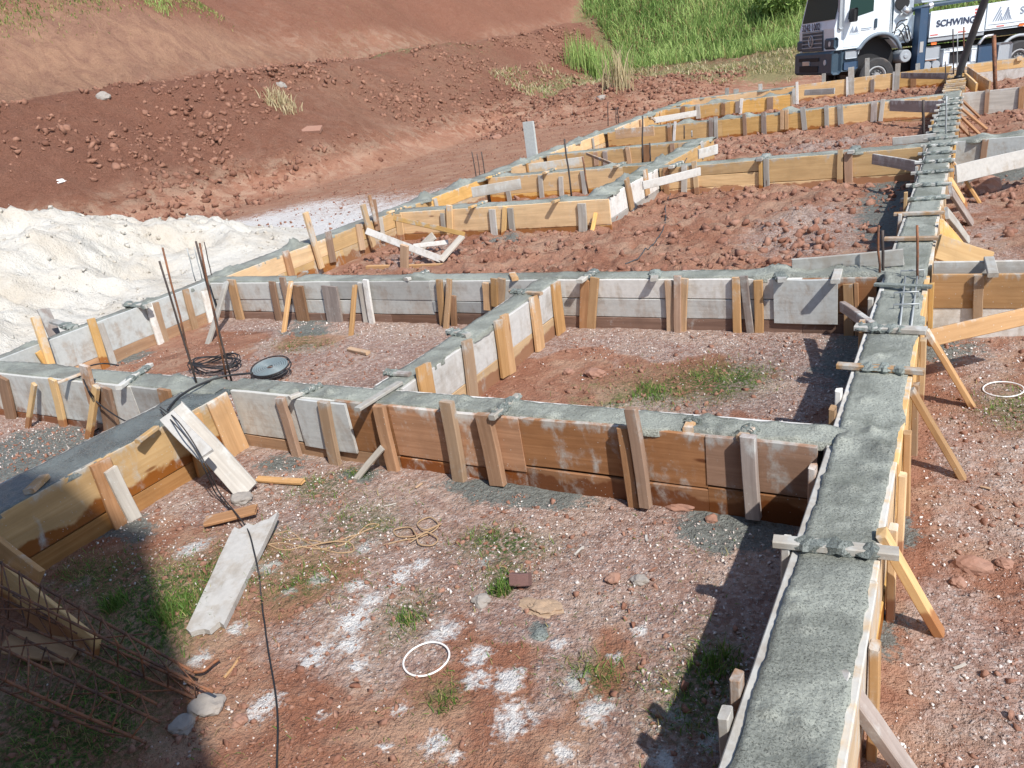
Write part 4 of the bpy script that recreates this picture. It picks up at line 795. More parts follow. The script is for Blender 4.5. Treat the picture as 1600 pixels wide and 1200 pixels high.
# ------------------------------------------------------------------ starter bars (rebar standing out of the concrete)
def bar(base, tip, r, mat, label, z=-.02):
    p = G(*base, z); q = onY(tip[0], tip[1], p[1]); P = [p+(q-p)*t+np.array([random.uniform(-.006, .006), 0, 0])*(0 < t < 1) for t in (0, .25, .5, .75, 1)]
    if P[0] is not None: P[0] = p-(q-p)*.05
    o = tube('starter_bar', P, r, mat, n=7); return tag(o, label, 'rebar', 'steel starter bars')
random.seed(3)
for b, t, r, m, l in [((309, 604), (249, 408), .007, DBAR, 'leftmost and shorter tall dark bar standing in the near left beam crossing'), ((305, 592), (254, 387), .007, RUST, 'taller reddish bar just right of the leftmost one at the near left crossing'),
                      ((361, 592), (306, 377), .007, DBAR, 'tallest dark bar of the right pair at the near left crossing'), ((354, 592), (312, 380), .007, RUST, 'reddish bar of the right pair at the near left crossing'),
                      ((305, 437), (292, 388), .006, STEEL, 'thin grey bar by the sand heap, left of three'), ((316, 437), (303, 385), .006, STEEL, 'thin grey bar by the sand heap, middle of three'), ((331, 434), (319, 378), .006, DBAR, 'thin dark bar by the sand heap, right of three'),
                      ((1374, 434), (1373, 352), .008, RUST, 'taller rusty bar at the crossing of the long grey wall and main beam'), ((1380, 430), (1379, 360), .010, DBAR, 'shorter dark bar beside the taller rusty one at the main crossing'), ((1434, 440), (1433, 352), .008, RUST, 'rusty bar standing in the middle of the main beam concrete'),
                      ((744, 277), (737, 237), .010, DBAR, 'left thin bar at the boundary strip beside the track'), ((750, 276), (745, 240), .008, DBAR, 'middle thin bar at the boundary strip beside the track'), ((758, 273), (752, 237), .010, DBAR, 'right thin bar at the boundary strip beside the track'),
                      ((893, 308), (882, 217), .012, DBAR, 'tall dark bar in front of the wall with three grey stakes'), ((919, 300), (910, 245), .012, RUST, 'rusty bar right of the tall dark bar among the yellow walls'), ((1004, 254), (1004, 181), .013, DBAR, 'single dark bar in front of the third yellow wall near the scorched plank'), ((1016, 252), (1015, 223), .012, DBAR, 'short dark bar right of the single dark bar'),
                      ((950, 195), (950, 159), .012, DBAR, 'left thin bar on the far boundary strip'), ((963, 192), (962, 168), .012, DBAR, 'middle thin bar on the far boundary strip'), ((966, 191), (965, 167), .012, DBAR, 'right thin bar on the far boundary strip'),
                      ((1069, 216), (1069, 196), .012, DBAR, 'short bar before the long low yellow wall, left'), ((1081, 214), (1081, 204), .012, STEEL, 'tiny bar before the long low yellow wall, right'), ((1443, 216), (1443, 156), .018, DBAR, 'dark bar left of the main beam in front of the nailed weathered plank'),
                      ((1478, 135), (1477, 96), .012, DBAR, 'short thin bar left at the far end of the main beam'), ((1490, 120), (1489, 45), .014, DBAR, 'left tall bar at the far end of the main beam in front of the truck'), ((1496, 118), (1496, 52), .012, STEEL, 'middle thin bar at the far end of the main beam'), ((1506, 118), (1506, 42), .016, RUST, 'right tall rusty bar at the far end of the main beam'),
                      ((1478, 212), (1479, 150), .012, STEEL, 'cement-coated bar standing in the far main beam')]:
    bar(b, t, r, m, l)
p = G(1556, 172, -.4); q = onY(1553, 55, p[1]); o = tube('steel_post', [p, q], .035, RUST, n=4); tag(o, 'tall rusty square post standing in the right far cell in front of the truck', 'post')
# emerging cage piece in the main beam
cg = thing('buried_cage', (-.3, 5.3, .0), 'cement-coated bars of a buried cage emerging from the main beam concrete', 'rebar cage')
for dx in (-.035, .035): tube('long_bar', [G(1415+dx*250, 510, .015)+[0, 0, 0], G(1424+dx*270, 432, .02)], .006, STEEL, cg)
for py, dz in ((430, .03), (462, .02), (480, .015)):
    c = G(1418 if py > 440 else 1427, py, .02); tube('stirrup', [c+np.array(v) for v in ((-.075, 0, -.03), (-.075, 0, dz), (.06, .02, dz), (.06, .02, -.03))], .006, STEEL, cg)
# rebar cages lower left
def cage(ends, starts, label, nst):
    g = thing('rebar_cage', ends[0], label, 'rebar cage', 'rusty beam cages')
    for a, b in zip(starts, ends):
        P = [a+(b-a)*t+np.array([0, 0, -.01*math.sin(t*3.1)]) for t in np.linspace(0, 1, 6)]; tube('long_bar', P, .0065, RUST, g, n=6)
        V = []; 
    for i in range(nst):
        t = .1+.84*i/(nst-1); j = random.uniform(-.03, .03); c = [starts[k]+(ends[k]-starts[k])*min(max(t+j*(1 if k % 2 else -1)*.3, 0), 1) for k in range(4)]
        m = sum(c)/4; c = [m+(q-m)*1.06 for q in c]; tube('stirrup', c+[c[0]], .0035, RUST, g, n=5)
random.seed(14)
cage([G(301, 1049, -.28), G(333, 1081, -.30), G(336, 1104, -.40), G(285, 1062, -.40)], [G(-80, 832, -.02), G(-80, 874, -.05), G(-80, 925, -.24), G(-80, 896, -.24)], 'rusty reinforcement cage in the left foreground, farther of two, on the yellow board', 11)
cage([G(250, 1128, -.26), G(228, 1160, -.30), G(178, 1150, -.38), G(245, 1100, -.38)], [G(-80, 972, -.02), G(-80, 1022, -.05), G(-80, 1040, -.24), G(-80, 938, -.24)], 'rusty reinforcement cage in the left foreground, nearer of two, by the bottom corner', 9)
for i, (a, b, z) in enumerate([((0, 952), (130, 951), -.15), ((0, 1012), (230, 990), -.2), ((20, 930), (120, 990), -.2), ((100, 1085), (280, 1078), -.33), ((70, 1110), (210, 1135), -.35)]):
    o = tube('loose_bar', [G(*a, z), G(*b, z-.08)], .004, RUST, n=5); tag(o, ['uppermost thin rusty bar lying level across the farther cage', 'second thin rusty bar lying across the farther cage', 'short thin bar slanting inside the farther cage', 'thin bar crossing between the two cages near their right ends', 'lowest thin bar under the nearer cage'][i], 'rebar', 'loose thin bars')
o = tube('bent_bar', spline([G(303, 1050, -.37), G(318, 1048, -.37), G(333, 1036, -.37), G(342, 1030, -.37)]), .007, RUST, n=6); tag(o, 'short bent rusty bar end on the soil beyond the cages', 'rebar')

# ------------------------------------------------------------------ cables, rope, rings
def cable(pts, r, mat, name, label, cat='cable', k=7):
    P = spline([G(a, b, z) for a, b, z in pts], k)
    for q in P: q[2] = max(q[2], float(T(q[0], q[1]))+r*.8)
    return tag(tube(name, P, r, mat, n=6), label, cat)
cable([(250, 636, .03), (275, 655, .085), (300, 688, .0), (325, 733, -.14), (343, 770, -.36), (372, 806, -.335), (388, 830, -.315), (397, 862, -.315), (404, 893, -.335), (409, 915, -.40), (413, 960, -.41), (420, 1020, -.41), (430, 1080, -.41), (434, 1130, -.41), (432, 1210, -.41)], .0042, BLK, 'black_cable', 'black cable from the double plank down across the grass to the bottom edge')
cable([(250, 640, .025), (278, 668, .07), (303, 700, -.02), (322, 738, -.16), (338, 772, -.37), (365, 800, -.38)], .0042, BLK, 'black_cable', 'second thinner cable lying on the double plank')
cable([(395, 583, .02), (350, 588, .03), (310, 602, .04), (280, 620, .03), (262, 640, .02)], .008, BLK, 'black_cable', 'black cable lying over the concrete between the starter bars')
cable([(200, 640, -.35), (160, 630, -.2), (140, 612, .0), (130, 590, .05), (133, 575, .06), (160, 568, .03), (185, 571, .02)], .006, BLK, 'black_cable', 'black cable looped around the stake at the left edge wall')
cable([(124, 588, .03), (118, 600, -.1), (115, 625, -.25), (122, 650, -.38)], .005, BLK, 'black_cable', 'thin cable hanging straight down in front of the grey boards at left')
cable([(133, 590, .04), (140, 615, -.05), (160, 635, -.15), (190, 655, -.2), (215, 665, -.1)], .006, BLK, 'black_cable', 'cable sagging from the stake towards the dark wet concrete')
cable([(180, 655, -.40), (140, 680, -.41), (165, 690, -.42), (190, 682, -.4)], .006, BLK, 'black_cable', 'cable end curled on the ground below the stout yellow brace')
cable([(1073, 247, .02), (1062, 268, -.1), (1052, 285, -.3), (1048, 305, -.41), (1040, 322, -.36), (1040, 345, -.37), (1030, 370, -.38), (1005, 398, -.4), (978, 418, -.41)], .007, HOSE, 'thin_wire', 'thin wire trailing from the tall yellow wall over the clods', 'wire')
# coil of black cable
pc = G(335, 574, -.40); P = []
for i in range(9*18):
    a = i/18*2*math.pi; r = .27+.055*math.sin(i*.37)+.02*math.sin(i*.11); P.append(pc+np.array([math.cos(a)*r*.98, math.sin(a)*r*.52, .02+.03*(1+math.sin(i*.53))+.012*math.sin(a*2)]))
o = tube('cable_coil', P, .0045, BLK, n=5); tag(o, 'loose coil of black cable lying behind the beam beside the starter bars', 'cable coil')
# round grey ribbed coil
g = thing('ribbed_hose_coil', G(425, 582, -.38), 'flat round grey ribbed coil with black rim lying beside the cable coil', 'hose coil')
c = np.array(g.location)+[0, 0, .04]; tiltv = np.array([0, .35])
P = []
for i in range(7*22):
    a = i/22*2*math.pi; r = .03+.020*i/22; P.append(c+np.array([math.cos(a)*r*1.1, math.sin(a)*r*.8, .012+.2*math.sin(a)*r]))
tube('ribbed_hose', P, .0105, GDISC, g, n=6)
for rr, dz in ((.178, .02), (.185, -.005)): tube('rim_cable', [c+np.array([math.cos(a)*rr*1.1, math.sin(a)*rr*.8, dz+.2*math.sin(a)*rr]) for a in np.linspace(0, 2*math.pi, 29)[:-1]], .006, BLK, g, n=5, close=True)
# yellow rope
R = -.40
cable([(405, 862, R), (440, 856, R), (480, 862, R), (520, 858, R), (550, 845, R), (575, 822, R), (592, 820, R), (570, 832, R), (540, 842, R+.01), (505, 850, R), (470, 846, R), (450, 848, R+.01), (430, 840, R), (450, 835, R), (475, 846, R+.01), (500, 858, R+.01), (530, 866, R), (552, 862, R), (548, 850, R), (525, 846, R+.015), (490, 852, R+.02), (450, 866, R), (420, 858, R)], .004, ROPE, 'yellow_rope', 'tangled yellow rope lying on the ground beside the splintered plank', 'rope')
cable([(600, 852, R), (625, 845, R), (660, 838, R), (685, 822, R), (672, 808, R), (652, 818, R), (665, 828, R+.01), (690, 818, R), (668, 830, R), (645, 838, R), (622, 838, R), (616, 828, R), (640, 824, R), (650, 836, R+.01), (655, 850, R), (675, 852, R), (684, 842, R), (668, 832, R+.012), (655, 838, R+.012), (640, 848, R)], .0038, ROPE, 'yellow_rope', 'small figure-of-eight of yellow rope near the middle foreground', 'rope')
def ring(px, py, rx, label, tilt=.05):
    c = G(px, py, -.395); e = G(px+rx, py, -.395); r = np.linalg.norm(e-c); z0 = tz(c)+.012
    P = [np.array([c[0]+math.cos(a)*r*(1+.03*math.sin(2*a)), c[1]+math.sin(a)*r*.97, max(z0, float(T(c[0]+math.cos(a)*r, c[1]+math.sin(a)*r))+.006)+tilt*math.sin(a+.6)*.1]) for a in np.linspace(0, 2*math.pi, 41)[:-1]]
    o = tube('white_ring', P, .0042, PVC, n=8, close=True); tag(o, label, 'plastic ring')
ring(665, 1025, 35, 'white plastic hoop lying on spattered soil in the centre foreground'); ring(1568, 605, 32, 'white plastic hoop lying on red soil near the right edge')

# ------------------------------------------------------------------ rocks, chunks, post
from mathutils import noise as mn
def rock(px, py, r, mat, name, label, cat='rock', sq=.7, z=None, sub=3, sx=1.0, seed=None, rough=.35):
    c = G(px, py, -.4); c[2] = tz(c)+r*sq*.35 if z is None else z
    bm = bpy.data.meshes.new(name); import bmesh; b = bmesh.new(); bmesh.ops.create_icosphere(b, subdivisions=sub, radius=1)
    s = seed if seed is not None else px*.37
    for v in b.verts:
        n = mn.noise(v.co*1.2+Vector((s, 0, 0)))*rough+mn.noise(v.co*3.1+Vector((0, s, 0)))*rough*.5+mn.noise(v.co*7+Vector((0, s, 3)))*rough*.2
        v.co = v.co*(1+n); v.co = Vector((v.co.x*r*sx, v.co.y*r, v.co.z*r*sq))
    b.to_mesh(bm); b.free(); bm.materials.append(mat); o = bpy.data.objects.new(name, bm); COL.objects.link(o); o.location = c; return tag(o, label, cat)
rock(1518, 880, .052, ROCK, 'earth_clod', 'largest reddish clod near the right edge beside the yellow leaning brace', 'clod', sx=1.3)
rock(1497, 905, .03, ROCK, 'earth_clod', 'smaller clod just below the largest one near the right edge', 'clod')
rock(1570, 875, .03, ROCK, 'earth_clod', 'reddish clod touching the right edge, right of the largest', 'clod')
rock(958, 902, .035, ROCK, 'red_stone', 'reddish stone in the foreground, left of the pale one', 'stone'); rock(998, 903, .03, CHUNK, 'pale_stone', 'pale stone right of the reddish one in the foreground', 'stone', sx=1.4)
rock(752, 936, .036, CHUNK, 'pale_stone', 'pale jagged stone left of the grass tuft in the foreground', 'stone', sx=1.3); rock(845, 945, .06, YCR, 'crumbled_mortar', 'heap of crumbled yellowish mortar in the middle foreground', 'mortar heap', sq=.3, sx=1.4, rough=.7, sub=4)
rock(1065, 785, .05, ROCK, 'earth_clod', 'flat red clod lying against the foot of the brown wall', 'clod', sx=1.8, sq=.5); rock(1112, 808, .03, ROCK, 'earth_clod', 'small red clod on gravel in front of the brown wall', 'clod')
rock(322, 1100, .06, CHUNK, 'mortar_chunk', 'larger flat mortar chunk at the ends of the rusty cages', 'mortar chunk', sq=.5, sx=1.2); rock(285, 1128, .05, CHUNK, 'mortar_chunk', 'darker mortar chunk below the larger one at the cages', 'mortar chunk', sq=.5)
rock(372, 1120, .03, ROCK, 'red_stone', 'small reddish stone right of the mortar chunks', 'stone'); rock(376, 778, .055, CHUNK, 'mortar_chunk', 'brownish lump at the foot of the double plank', 'mortar chunk', sq=.7, sx=1.3)
rock(930, 583, .06, ROCK, 'earth_clod', 'pair of clods in the right middle cell', 'clod', sx=1.3); rock(888, 580, .04, ROCK, 'earth_clod', 'small clod left of the pair in the right middle cell', 'clod')
rock(1537, 295, .17, ROCK, 'earth_clod', 'big round clod right of the main beam below the long white plank', 'clod', sq=.8)
rock(842, 985, .035, CAK, 'mortar_blob', 'small flat blob of grey mortar on the foreground soil', 'mortar blob', sq=.35)
p = G(811, 908, -.38); plank('brick_piece', p+[-.04, .0, .0], p+[.045, .02, .005], .055, .05, BRICK, None, 'dark red broken brick beside the bright grass tuft', 'brick', wdir=(0, .6, 1))
# white post
pp = G(832, 246, -.05); tp = onY(825, 190, pp[1]); plank('white_post', pp-[0, 0, .4], tp, .24, .06, GRYL, None, 'flat whitish post standing on the left boundary strip beside the track', 'post', wdir=(1, 0, 0))
# little rubbish on the bank
def onT(px, py):
    r = ray(px, py); o_ = np.array([0, 0, CAMZ]); t = 3.0
    while t < 160:
        q = o_+r*t
        if q[2] < float(T(q[0], q[1], False)): return q
        t += .15
    return o_+r*60
q = onT(93, 285); rk = rock(93, 285, .16, PVC, 'plastic_scrap', 'small white plastic scrap lying on the dark bank at left', 'rubbish', sq=.4, rough=.6); rk.location = q
q = onT(480, 207); rk = plank('brick_slab', q+[-.3, 0, .08], q+[.3, .3, .02], .35, .1, ROCK, None, 'broken reddish slab lying on the bank', 'slab', wdir=(0, 1, .3))
for px, py, l in [(438, 135, 'pale boulder high on the bank'), (160, 152, 'pale stone near the crest of the dark bank at left'), (775, 262 - 45, 'orange boulder at the foot of the bank beside the track'), (938, 155, 'white stone in the weeds beyond the far left corner')]:
    q = onT(px, py); rk = rock(px, py, .2, CHUNK if 'orange' not in l else ROCK, 'boulder', l, 'stone'); rk.location = q

# ------------------------------------------------------------------ scattered stones (uncountable)
import bmesh
def shards(k):
    """angular broken lumps: convex hulls of a few random points"""
    out = []
    for i in range(k):
        b = bmesh.new()
        for q in range(9):
            v = RS.normal(0, 1, 3); v = v/np.linalg.norm(v)*RS.uniform(.72, 1.15); b.verts.new(v)
        bmesh.ops.convex_hull(b, input=b.verts); bmesh.ops.triangulate(b, faces=b.faces)
        loose = [v for v in b.verts if not v.link_faces]; bmesh.ops.delete(b, geom=loose, context='VERTS'); b.verts.index_update()
        out.append((np.array([list(q.co) for q in b.verts]), np.array([[q.index for q in p.verts] for p in b.faces]))); b.free()
    return out
SH = shards(14)
def scatter(name, px, py, r, mat, label, sink=.1, flat=.75, zf=None):
    Vs, Fs, Ts, off = [], [], [], 0; grp = RS.randint(0, len(SH), len(px)); zall = T(px, py) if zf is None else zf
    for g_ in range(len(SH)):
        k = grp == g_; n = int(k.sum())
        if not n: continue
        IV, IF = SH[g_]; X_, Y_, rr, z = px[k], py[k], r[k], zall[k]
        A = RS.uniform(0, 6.283, n); ca, sa = np.cos(A), np.sin(A)
        S = np.stack([RS.uniform(.7, 1.3, n), RS.uniform(.7, 1.1, n), RS.uniform(.5, .95, n)*flat/.75], 1)*rr[:, None]
        v = IV[None]*(1+RS.uniform(-.12, .12, (n, len(IV), 1)))*S[:, None, :]; tl = RS.uniform(-.5, .5, n)[:, None]
        v2 = v[:, :, 2]+v[:, :, 0]*tl; xx = v[:, :, 0]*ca[:, None]-v[:, :, 1]*sa[:, None]; yy = v[:, :, 0]*sa[:, None]+v[:, :, 1]*ca[:, None]
        Vs.append(np.stack([xx+X_[:, None], yy+Y_[:, None], v2+(z+rr*sink)[:, None]], 2).reshape(-1, 3))
        Fs.append((IF[None]+(np.arange(n)*len(IV))[:, None, None]).reshape(-1, 3)+off); off += n*len(IV); Ts.append(np.repeat(RS.uniform(0, 1, n), len(IV)))
    tone = np.concatenate(Ts)[:, None]*np.ones((1, 3))
    return tag(bigmesh(name, np.concatenate(Vs), np.concatenate(Fs), mat, {'tone': tone}), label, None, None, 'stuff')
walls_y = [(-7.6, -.17, AY-.07, AY2+.05), (-7.6, 6, BY-.06, BY2+.1)]
def free(x, y):
    ok = ~((x > MX0-.05) & (x < MX1+.06)); ok &= ~((y > AY-.08) & (y < AY2+.06) & (x < MX0)); ok &= ~((y > BY-.06) & (y < BY2+.1)); ok &= ~((x > -4.66) & (x < NX+.03) & (y < AY)); ok &= ~((x > -3.2) & (x < IX+.03) & (y > AY) & (y < BY)); ok &= ~((x > -7.75) & (x < LX+.03)); return ok
def pts(n, x0, x1, y0, y1, f=None, pw=1.6):
    yy = y0+(y1-y0)*RS.uniform(0, 1, n)**pw; xx = RS.uniform(x0, x1, n)
    if f is not None: k = RS.uniform(0, 1, n) < f(xx, yy); xx = xx[k]; yy = yy[k]
    k = free(xx, yy); return xx[k], yy[k]
def gravf(x, y):
    inner = (x > -7.3) & (x < -.45)
    a = inner*(ss(1.6, 2.7, y)*(y < 3.2)+.8*ss(4.9, 5.5, y)*(y < 5.7)+.6*ss(4.3, 3.5, y)*(y > 3.3)+.12)*(.05+2.0*ss(.44, .60, fbm(x*1.4, y*1.4, 90))); a = a+.8*ss(-1.2, -.7, x)*(x < -.45)+(x > -.1)*ss(1.2, .1, x)*.8*fbm(x*2, y*2, 91)*2+(x > 0)*.25
    return np.clip(a, 0, 1)
a, b = pts(80000, -7.3, 3.0, .7, 6.0, gravf, 1.2); r = .0028+.009*RS.uniform(0, 1, len(a))**4
scatter('pale_gravel', a, b, r, PEB, 'pale crushed gravel and crumbs of cement strewn along the walls', .35)
a, b = pts(70000, -7.3, 3.0, .7, 6.0, lambda x, y: np.clip(.05+1.3*ss(.45, .62, fbm(x*1.5, y*1.5, 92))+.5*(x > -.1)*(fbm(x*1.2, y*1.2, 93) > .5), 0, 1), 1.3); r = .004+.022*RS.uniform(0, 1, len(a))**11
scatter('red_crumbs', a, b, r, CLOD, 'red soil crumbs strewn over the near cells')
a, b = pts(80000, -7.2, 5.5, 5.95, 24, lambda x, y: np.clip(.25+1.5*(fbm(x*1.3, y*1.3, 94)-.35), 0, 1), 1.25); r = .007+.075*RS.uniform(0, 1, len(a))**8
for lo, hi in ((CY-.06, CY+.32), (DY-.05, DY+.36), (EY-.05, EY+.36)): k = ~((b > lo) & (b < hi)); a = a[k]; b = b[k]; r = r[k]
scatter('red_clods', a, b, r, CLOD, 'loose red clods heaped in the far cells')
k1 = 100000; b = 8+RS.uniform(0, 1, k1)**1.2*45; a = -15.2-RS.uniform(-1.4, 6.4, k1)
kk = RS.uniform(0, 1, k1) < np.clip(.15+2.4*(fbm(a*.45, b*.3, 95)-.42), 0, 1); a = a[kk]; b = b[kk]; r = .012+.14*RS.uniform(0, 1, len(a))**9
scatter('bank_rubble', a, b, r, CLODB, 'clods and stones rolling down the dug bank')
a = RS.uniform(-16, -7.9, 5000); b = 25+RS.uniform(0, 1, 5000)*11; r = .025+.12*RS.uniform(0, 1, 5000)**5
scatter('spoil_rubble', a, b, r, CLODB, 'rubble mound beyond the far left corner of the grid')
a = RS.uniform(-15.2, -7.9, 2500); b = 9+RS.uniform(0, 1, 2500)*16; r = .01+.04*RS.uniform(0, 1, 2500)**4
scatter('track_crumbs', a, b, r, CLODB, 'crumbs of soil lying on the bare track')
# sand lumps
n = 9000; a = RS.uniform(-19, -8.2, n); b = RS.uniform(1, 14, n); zz = -.46+pileh(a, b); k = zz > -.36; a = a[k]; b = b[k]; zz = zz[k]; r = .008+.055*RS.uniform(0, 1, len(a))**7
scatter('sand_lumps', a, b, r, SAND, 'crusty lumps lying on the white sand heap', zf=zz)

# ------------------------------------------------------------------ grass
def blades(name, X, Y, H, W, mat, label, kind='stuff', dry=.1, bend=.5, cat=None, zf=None):
    n = len(X); Z = T(X, Y) if zf is None else zf; A = RS.uniform(0, 6.283, n); ln = RS.uniform(.15, 1, n)*bend; B = RS.uniform(0, 6.283, n)
    dx, dy = np.cos(A), np.sin(A); sx_, sy_ = np.cos(B), np.sin(B)
    V = np.zeros((n, 7, 3))
    for i, (t, w) in enumerate([(0, 1), (.4, .85), (.75, .55)]):
        cx = X+dx*H*ln*t*t; cy = Y+dy*H*ln*t*t; cz = Z-.01+H*(t-.35*ln*t*t)
        for j, s in enumerate((-.5, .5)): V[:, i*2+j, 0] = cx+sx_*W*w*s; V[:, i*2+j, 1] = cy+sy_*W*w*s; V[:, i*2+j, 2] = cz
    V[:, 6, 0] = X+dx*H*ln; V[:, 6, 1] = Y+dy*H*ln; V[:, 6, 2] = Z-.01+H*(1-.45*ln)
    Fb = np.array([[0, 1, 3], [0, 3, 2], [2, 3, 5], [2, 5, 4], [4, 5, 6]]); Fc = (Fb[None]+(np.arange(n)*7)[:, None, None]).reshape(-1, 3)
    tone = np.zeros((n, 7, 3)); tone[:, :, 0] = np.clip(RS.uniform(-.25, .75, n)+1.6*(fbm(np.asarray(X)*.35, np.asarray(Y)*.35, 140)-.3), 0, 1)[:, None]; tone[:, :, 1] = (RS.uniform(0, 1, n) < dry)[:, None]*.8
    o = bigmesh(name, V.reshape(-1, 3), Fc, mat, {'tone': tone.reshape(-1, 3)}); return tag(o, label, cat, None, kind)
gxs, gys = [], []
for px, py, rx, ry in GREENS:
    cx, cy = gw(px, py); n = int(5000*rx*ry**.5)
    gxs.append(cx+RS.normal(0, rx*.6, n)); gys.append(cy+RS.normal(0, ry*.8, n))
gxs = np.concatenate(gxs); gys = np.concatenate(gys); k = fbm(gxs*7, gys*7, 97) > .44; k &= free(gxs, gys); gxs = gxs[k]; gys = gys[k]
blades('low_grass', gxs, gys, RS.uniform(.02, .065, len(gxs)), RS.uniform(.003, .0055, len(gxs)), GRN, 'short sparse weeds and grass growing through the foreground soil', dry=.22, bend=1.3)
n = 3200; a = RS.uniform(-3.6, -.5, n); b = RS.uniform(.9, 3.0, n); k = (fbm(a*2.5, b*2.5, 98) > .55) & free(a, b); blades('weed_sprigs', a[k], b[k], RS.uniform(.015, .04, k.sum()), RS.uniform(.003, .005, k.sum()), GRN, 'tiny weed sprigs scattered over the foreground', dry=.4, bend=1.5)
def tuft(px, py, r, n, h, w, label, mat=GRN, dry=.08, name='grass_tuft', p=None, bend=.7):
    c = G(px, py, -.4) if p is None else p; X = c[0]+np.clip(RS.normal(0, r, n), -1.6*r, 1.6*r); Y = c[1]+np.clip(RS.normal(0, r, n), -1.6*r, 1.6*r)
    o = blades(name, X, Y, RS.uniform(.5, 1, n)*h, RS.uniform(.7, 1.2, n)*w, mat, label, None, dry, bend, 'grass tuft'); return o
tuft(783, 918, .028, 150, .09, .005, 'bright green tuft beside the dark broken brick'); tuft(180, 945, .035, 150, .12, .006, 'tall green tuft in the shade, nearest the slanting formwork'); tuft(270, 960, .06, 260, .10, .006, 'dense green tuft left of the splintered plank')
tuft(1118, 1035, .05, 220, .09, .005, 'dark green tuft in the shade of the main beam'); tuft(640, 965, .035, 110, .07, .005, 'sparse tuft between white powder spots'); tuft(1020, 610, .07, 170, .08, .006, 'bright low tuft in the right middle cell')
tuft(690, 1095, .03, 50, .06, .005, 'small sprig below the white hoop')
# hillside grass
def hillpts(n, y0, y1, x0, x1):
    b = RS.uniform(y0, y1, n); a = RS.uniform(x0, x1, n); k = (back(a, b) > bank(a, b)+.1); return a[k], b[k]
a, b = hillpts(70000, 41, 60, -34, 14); H = RS.uniform(.35, 1.0, len(a))*(.6+.8*fbm(a*.25, b*.25, 99)); blades('hillside_grass', a, b, H, RS.uniform(.03, .06, len(a)), GRH, 'tall bright green grass covering the slope behind the truck', dry=.06, bend=.8)
a, b = hillpts(26000, 58, 90, -40, 20); H = RS.uniform(.5, 1.4, len(a)); blades('upper_hill_grass', a, b, H, RS.uniform(.06, .12, len(a)), GRH, 'grass and scrub higher on the slope behind', dry=.12, bend=.8)
n = 14000; a = RS.uniform(-24, -2, n); b = RS.uniform(31, 42, n); k = (fbm(a*.6, b*.6, 101) > .45) & (T(a, b, False) < 1.7) & ((a+2.4)*.537-(b-25.6)*.843 < -1.0*0+3) & ~((a > -6) & (b < 33)); a = a[k]; b = b[k]
blades('dry_weeds', a, b, RS.uniform(.1, .4, len(a)), RS.uniform(.02, .04, len(a)), STR, 'trampled dry straw and weeds on the flat before the green slope', dry=.3, bend=1.4)
k = RS.uniform(0, 1, len(a)) < .5; blades('green_weeds', a[k], b[k], RS.uniform(.08, .3, k.sum()), RS.uniform(.02, .04, k.sum()), GRN, 'green weeds mixed into the trampled straw', dry=.3, bend=1.2)
q = onT(935, 117); n = 620; X = q[0]+np.clip(RS.normal(0, .9, n), -1.5, 1.5); Y_ = q[1]+np.clip(RS.normal(0, .6, n), -1, 1)
blades('reed_clump', X, Y_, RS.uniform(.8, 2.1, n), RS.uniform(.03, .05, n), GRH, 'tall reed-like green clump at the foot of the red bank', None, .02, .35, 'grass clump')
q = onT(967, 137); n = 90; X = q[0]+RS.normal(0, .25, n); Y_ = q[1]+RS.normal(0, .2, n)
blades('dry_clump', X, Y_, RS.uniform(.6, 1.7, n), RS.uniform(.03, .05, n), STR, 'bleached dry clump standing right of the green reeds', None, .0, .35, 'grass clump')
def bush(px, py, r, h, n, label):
    q = onT(px, py); g_ = thing('bush', q, label, 'bush', 'bushes on the green slope')
    for k_ in range(3): tube('stem', [q-[0, 0, .2], q+np.array([random.uniform(-.3, .3)*r, random.uniform(-.3, .3)*r, h*.5])], .04, BRS, g_, n=5)
    V = RS.normal(0, 1, (n, 3)); V /= np.linalg.norm(V, axis=1)[:, None]; rad = RS.uniform(.35, 1, n)**.5; cl = RS.normal(0, 1, (14, 3)); cl /= np.linalg.norm(cl, axis=1)[:, None]
    rad *= .72+.34*np.max(V @ cl.T, axis=1)**6; C = V*rad[:, None]*[r, r, h*.55]+q+[0, 0, h*.5]
    A = RS.normal(0, 1, (n, 3)); A /= np.linalg.norm(A, axis=1)[:, None]; B = np.cross(A, RS.normal(0, 1, (n, 3))); B /= np.linalg.norm(B, axis=1)[:, None]; L_ = RS.uniform(.09, .2, n)[:, None]; W__ = L_*.4
    VV = np.stack([C-A*L_, C+B*W__, C+A*L_, C-B*W__], 1).reshape(-1, 3); FF = np.arange(n*4).reshape(n, 4); tn = np.zeros((n, 4, 3)); tn[:, :, 0] = RS.uniform(0, 1, n)[:, None]
    VV = VV-q; o_ = bigmesh('foliage', VV, FF, GRH, {'tone': tn.reshape(-1, 3)}, False, 4); o_.parent = g_
bush(1222, 22, 1.5, 1.6, 2600, 'bush right behind the front corner of the truck cab')
random.seed(8)
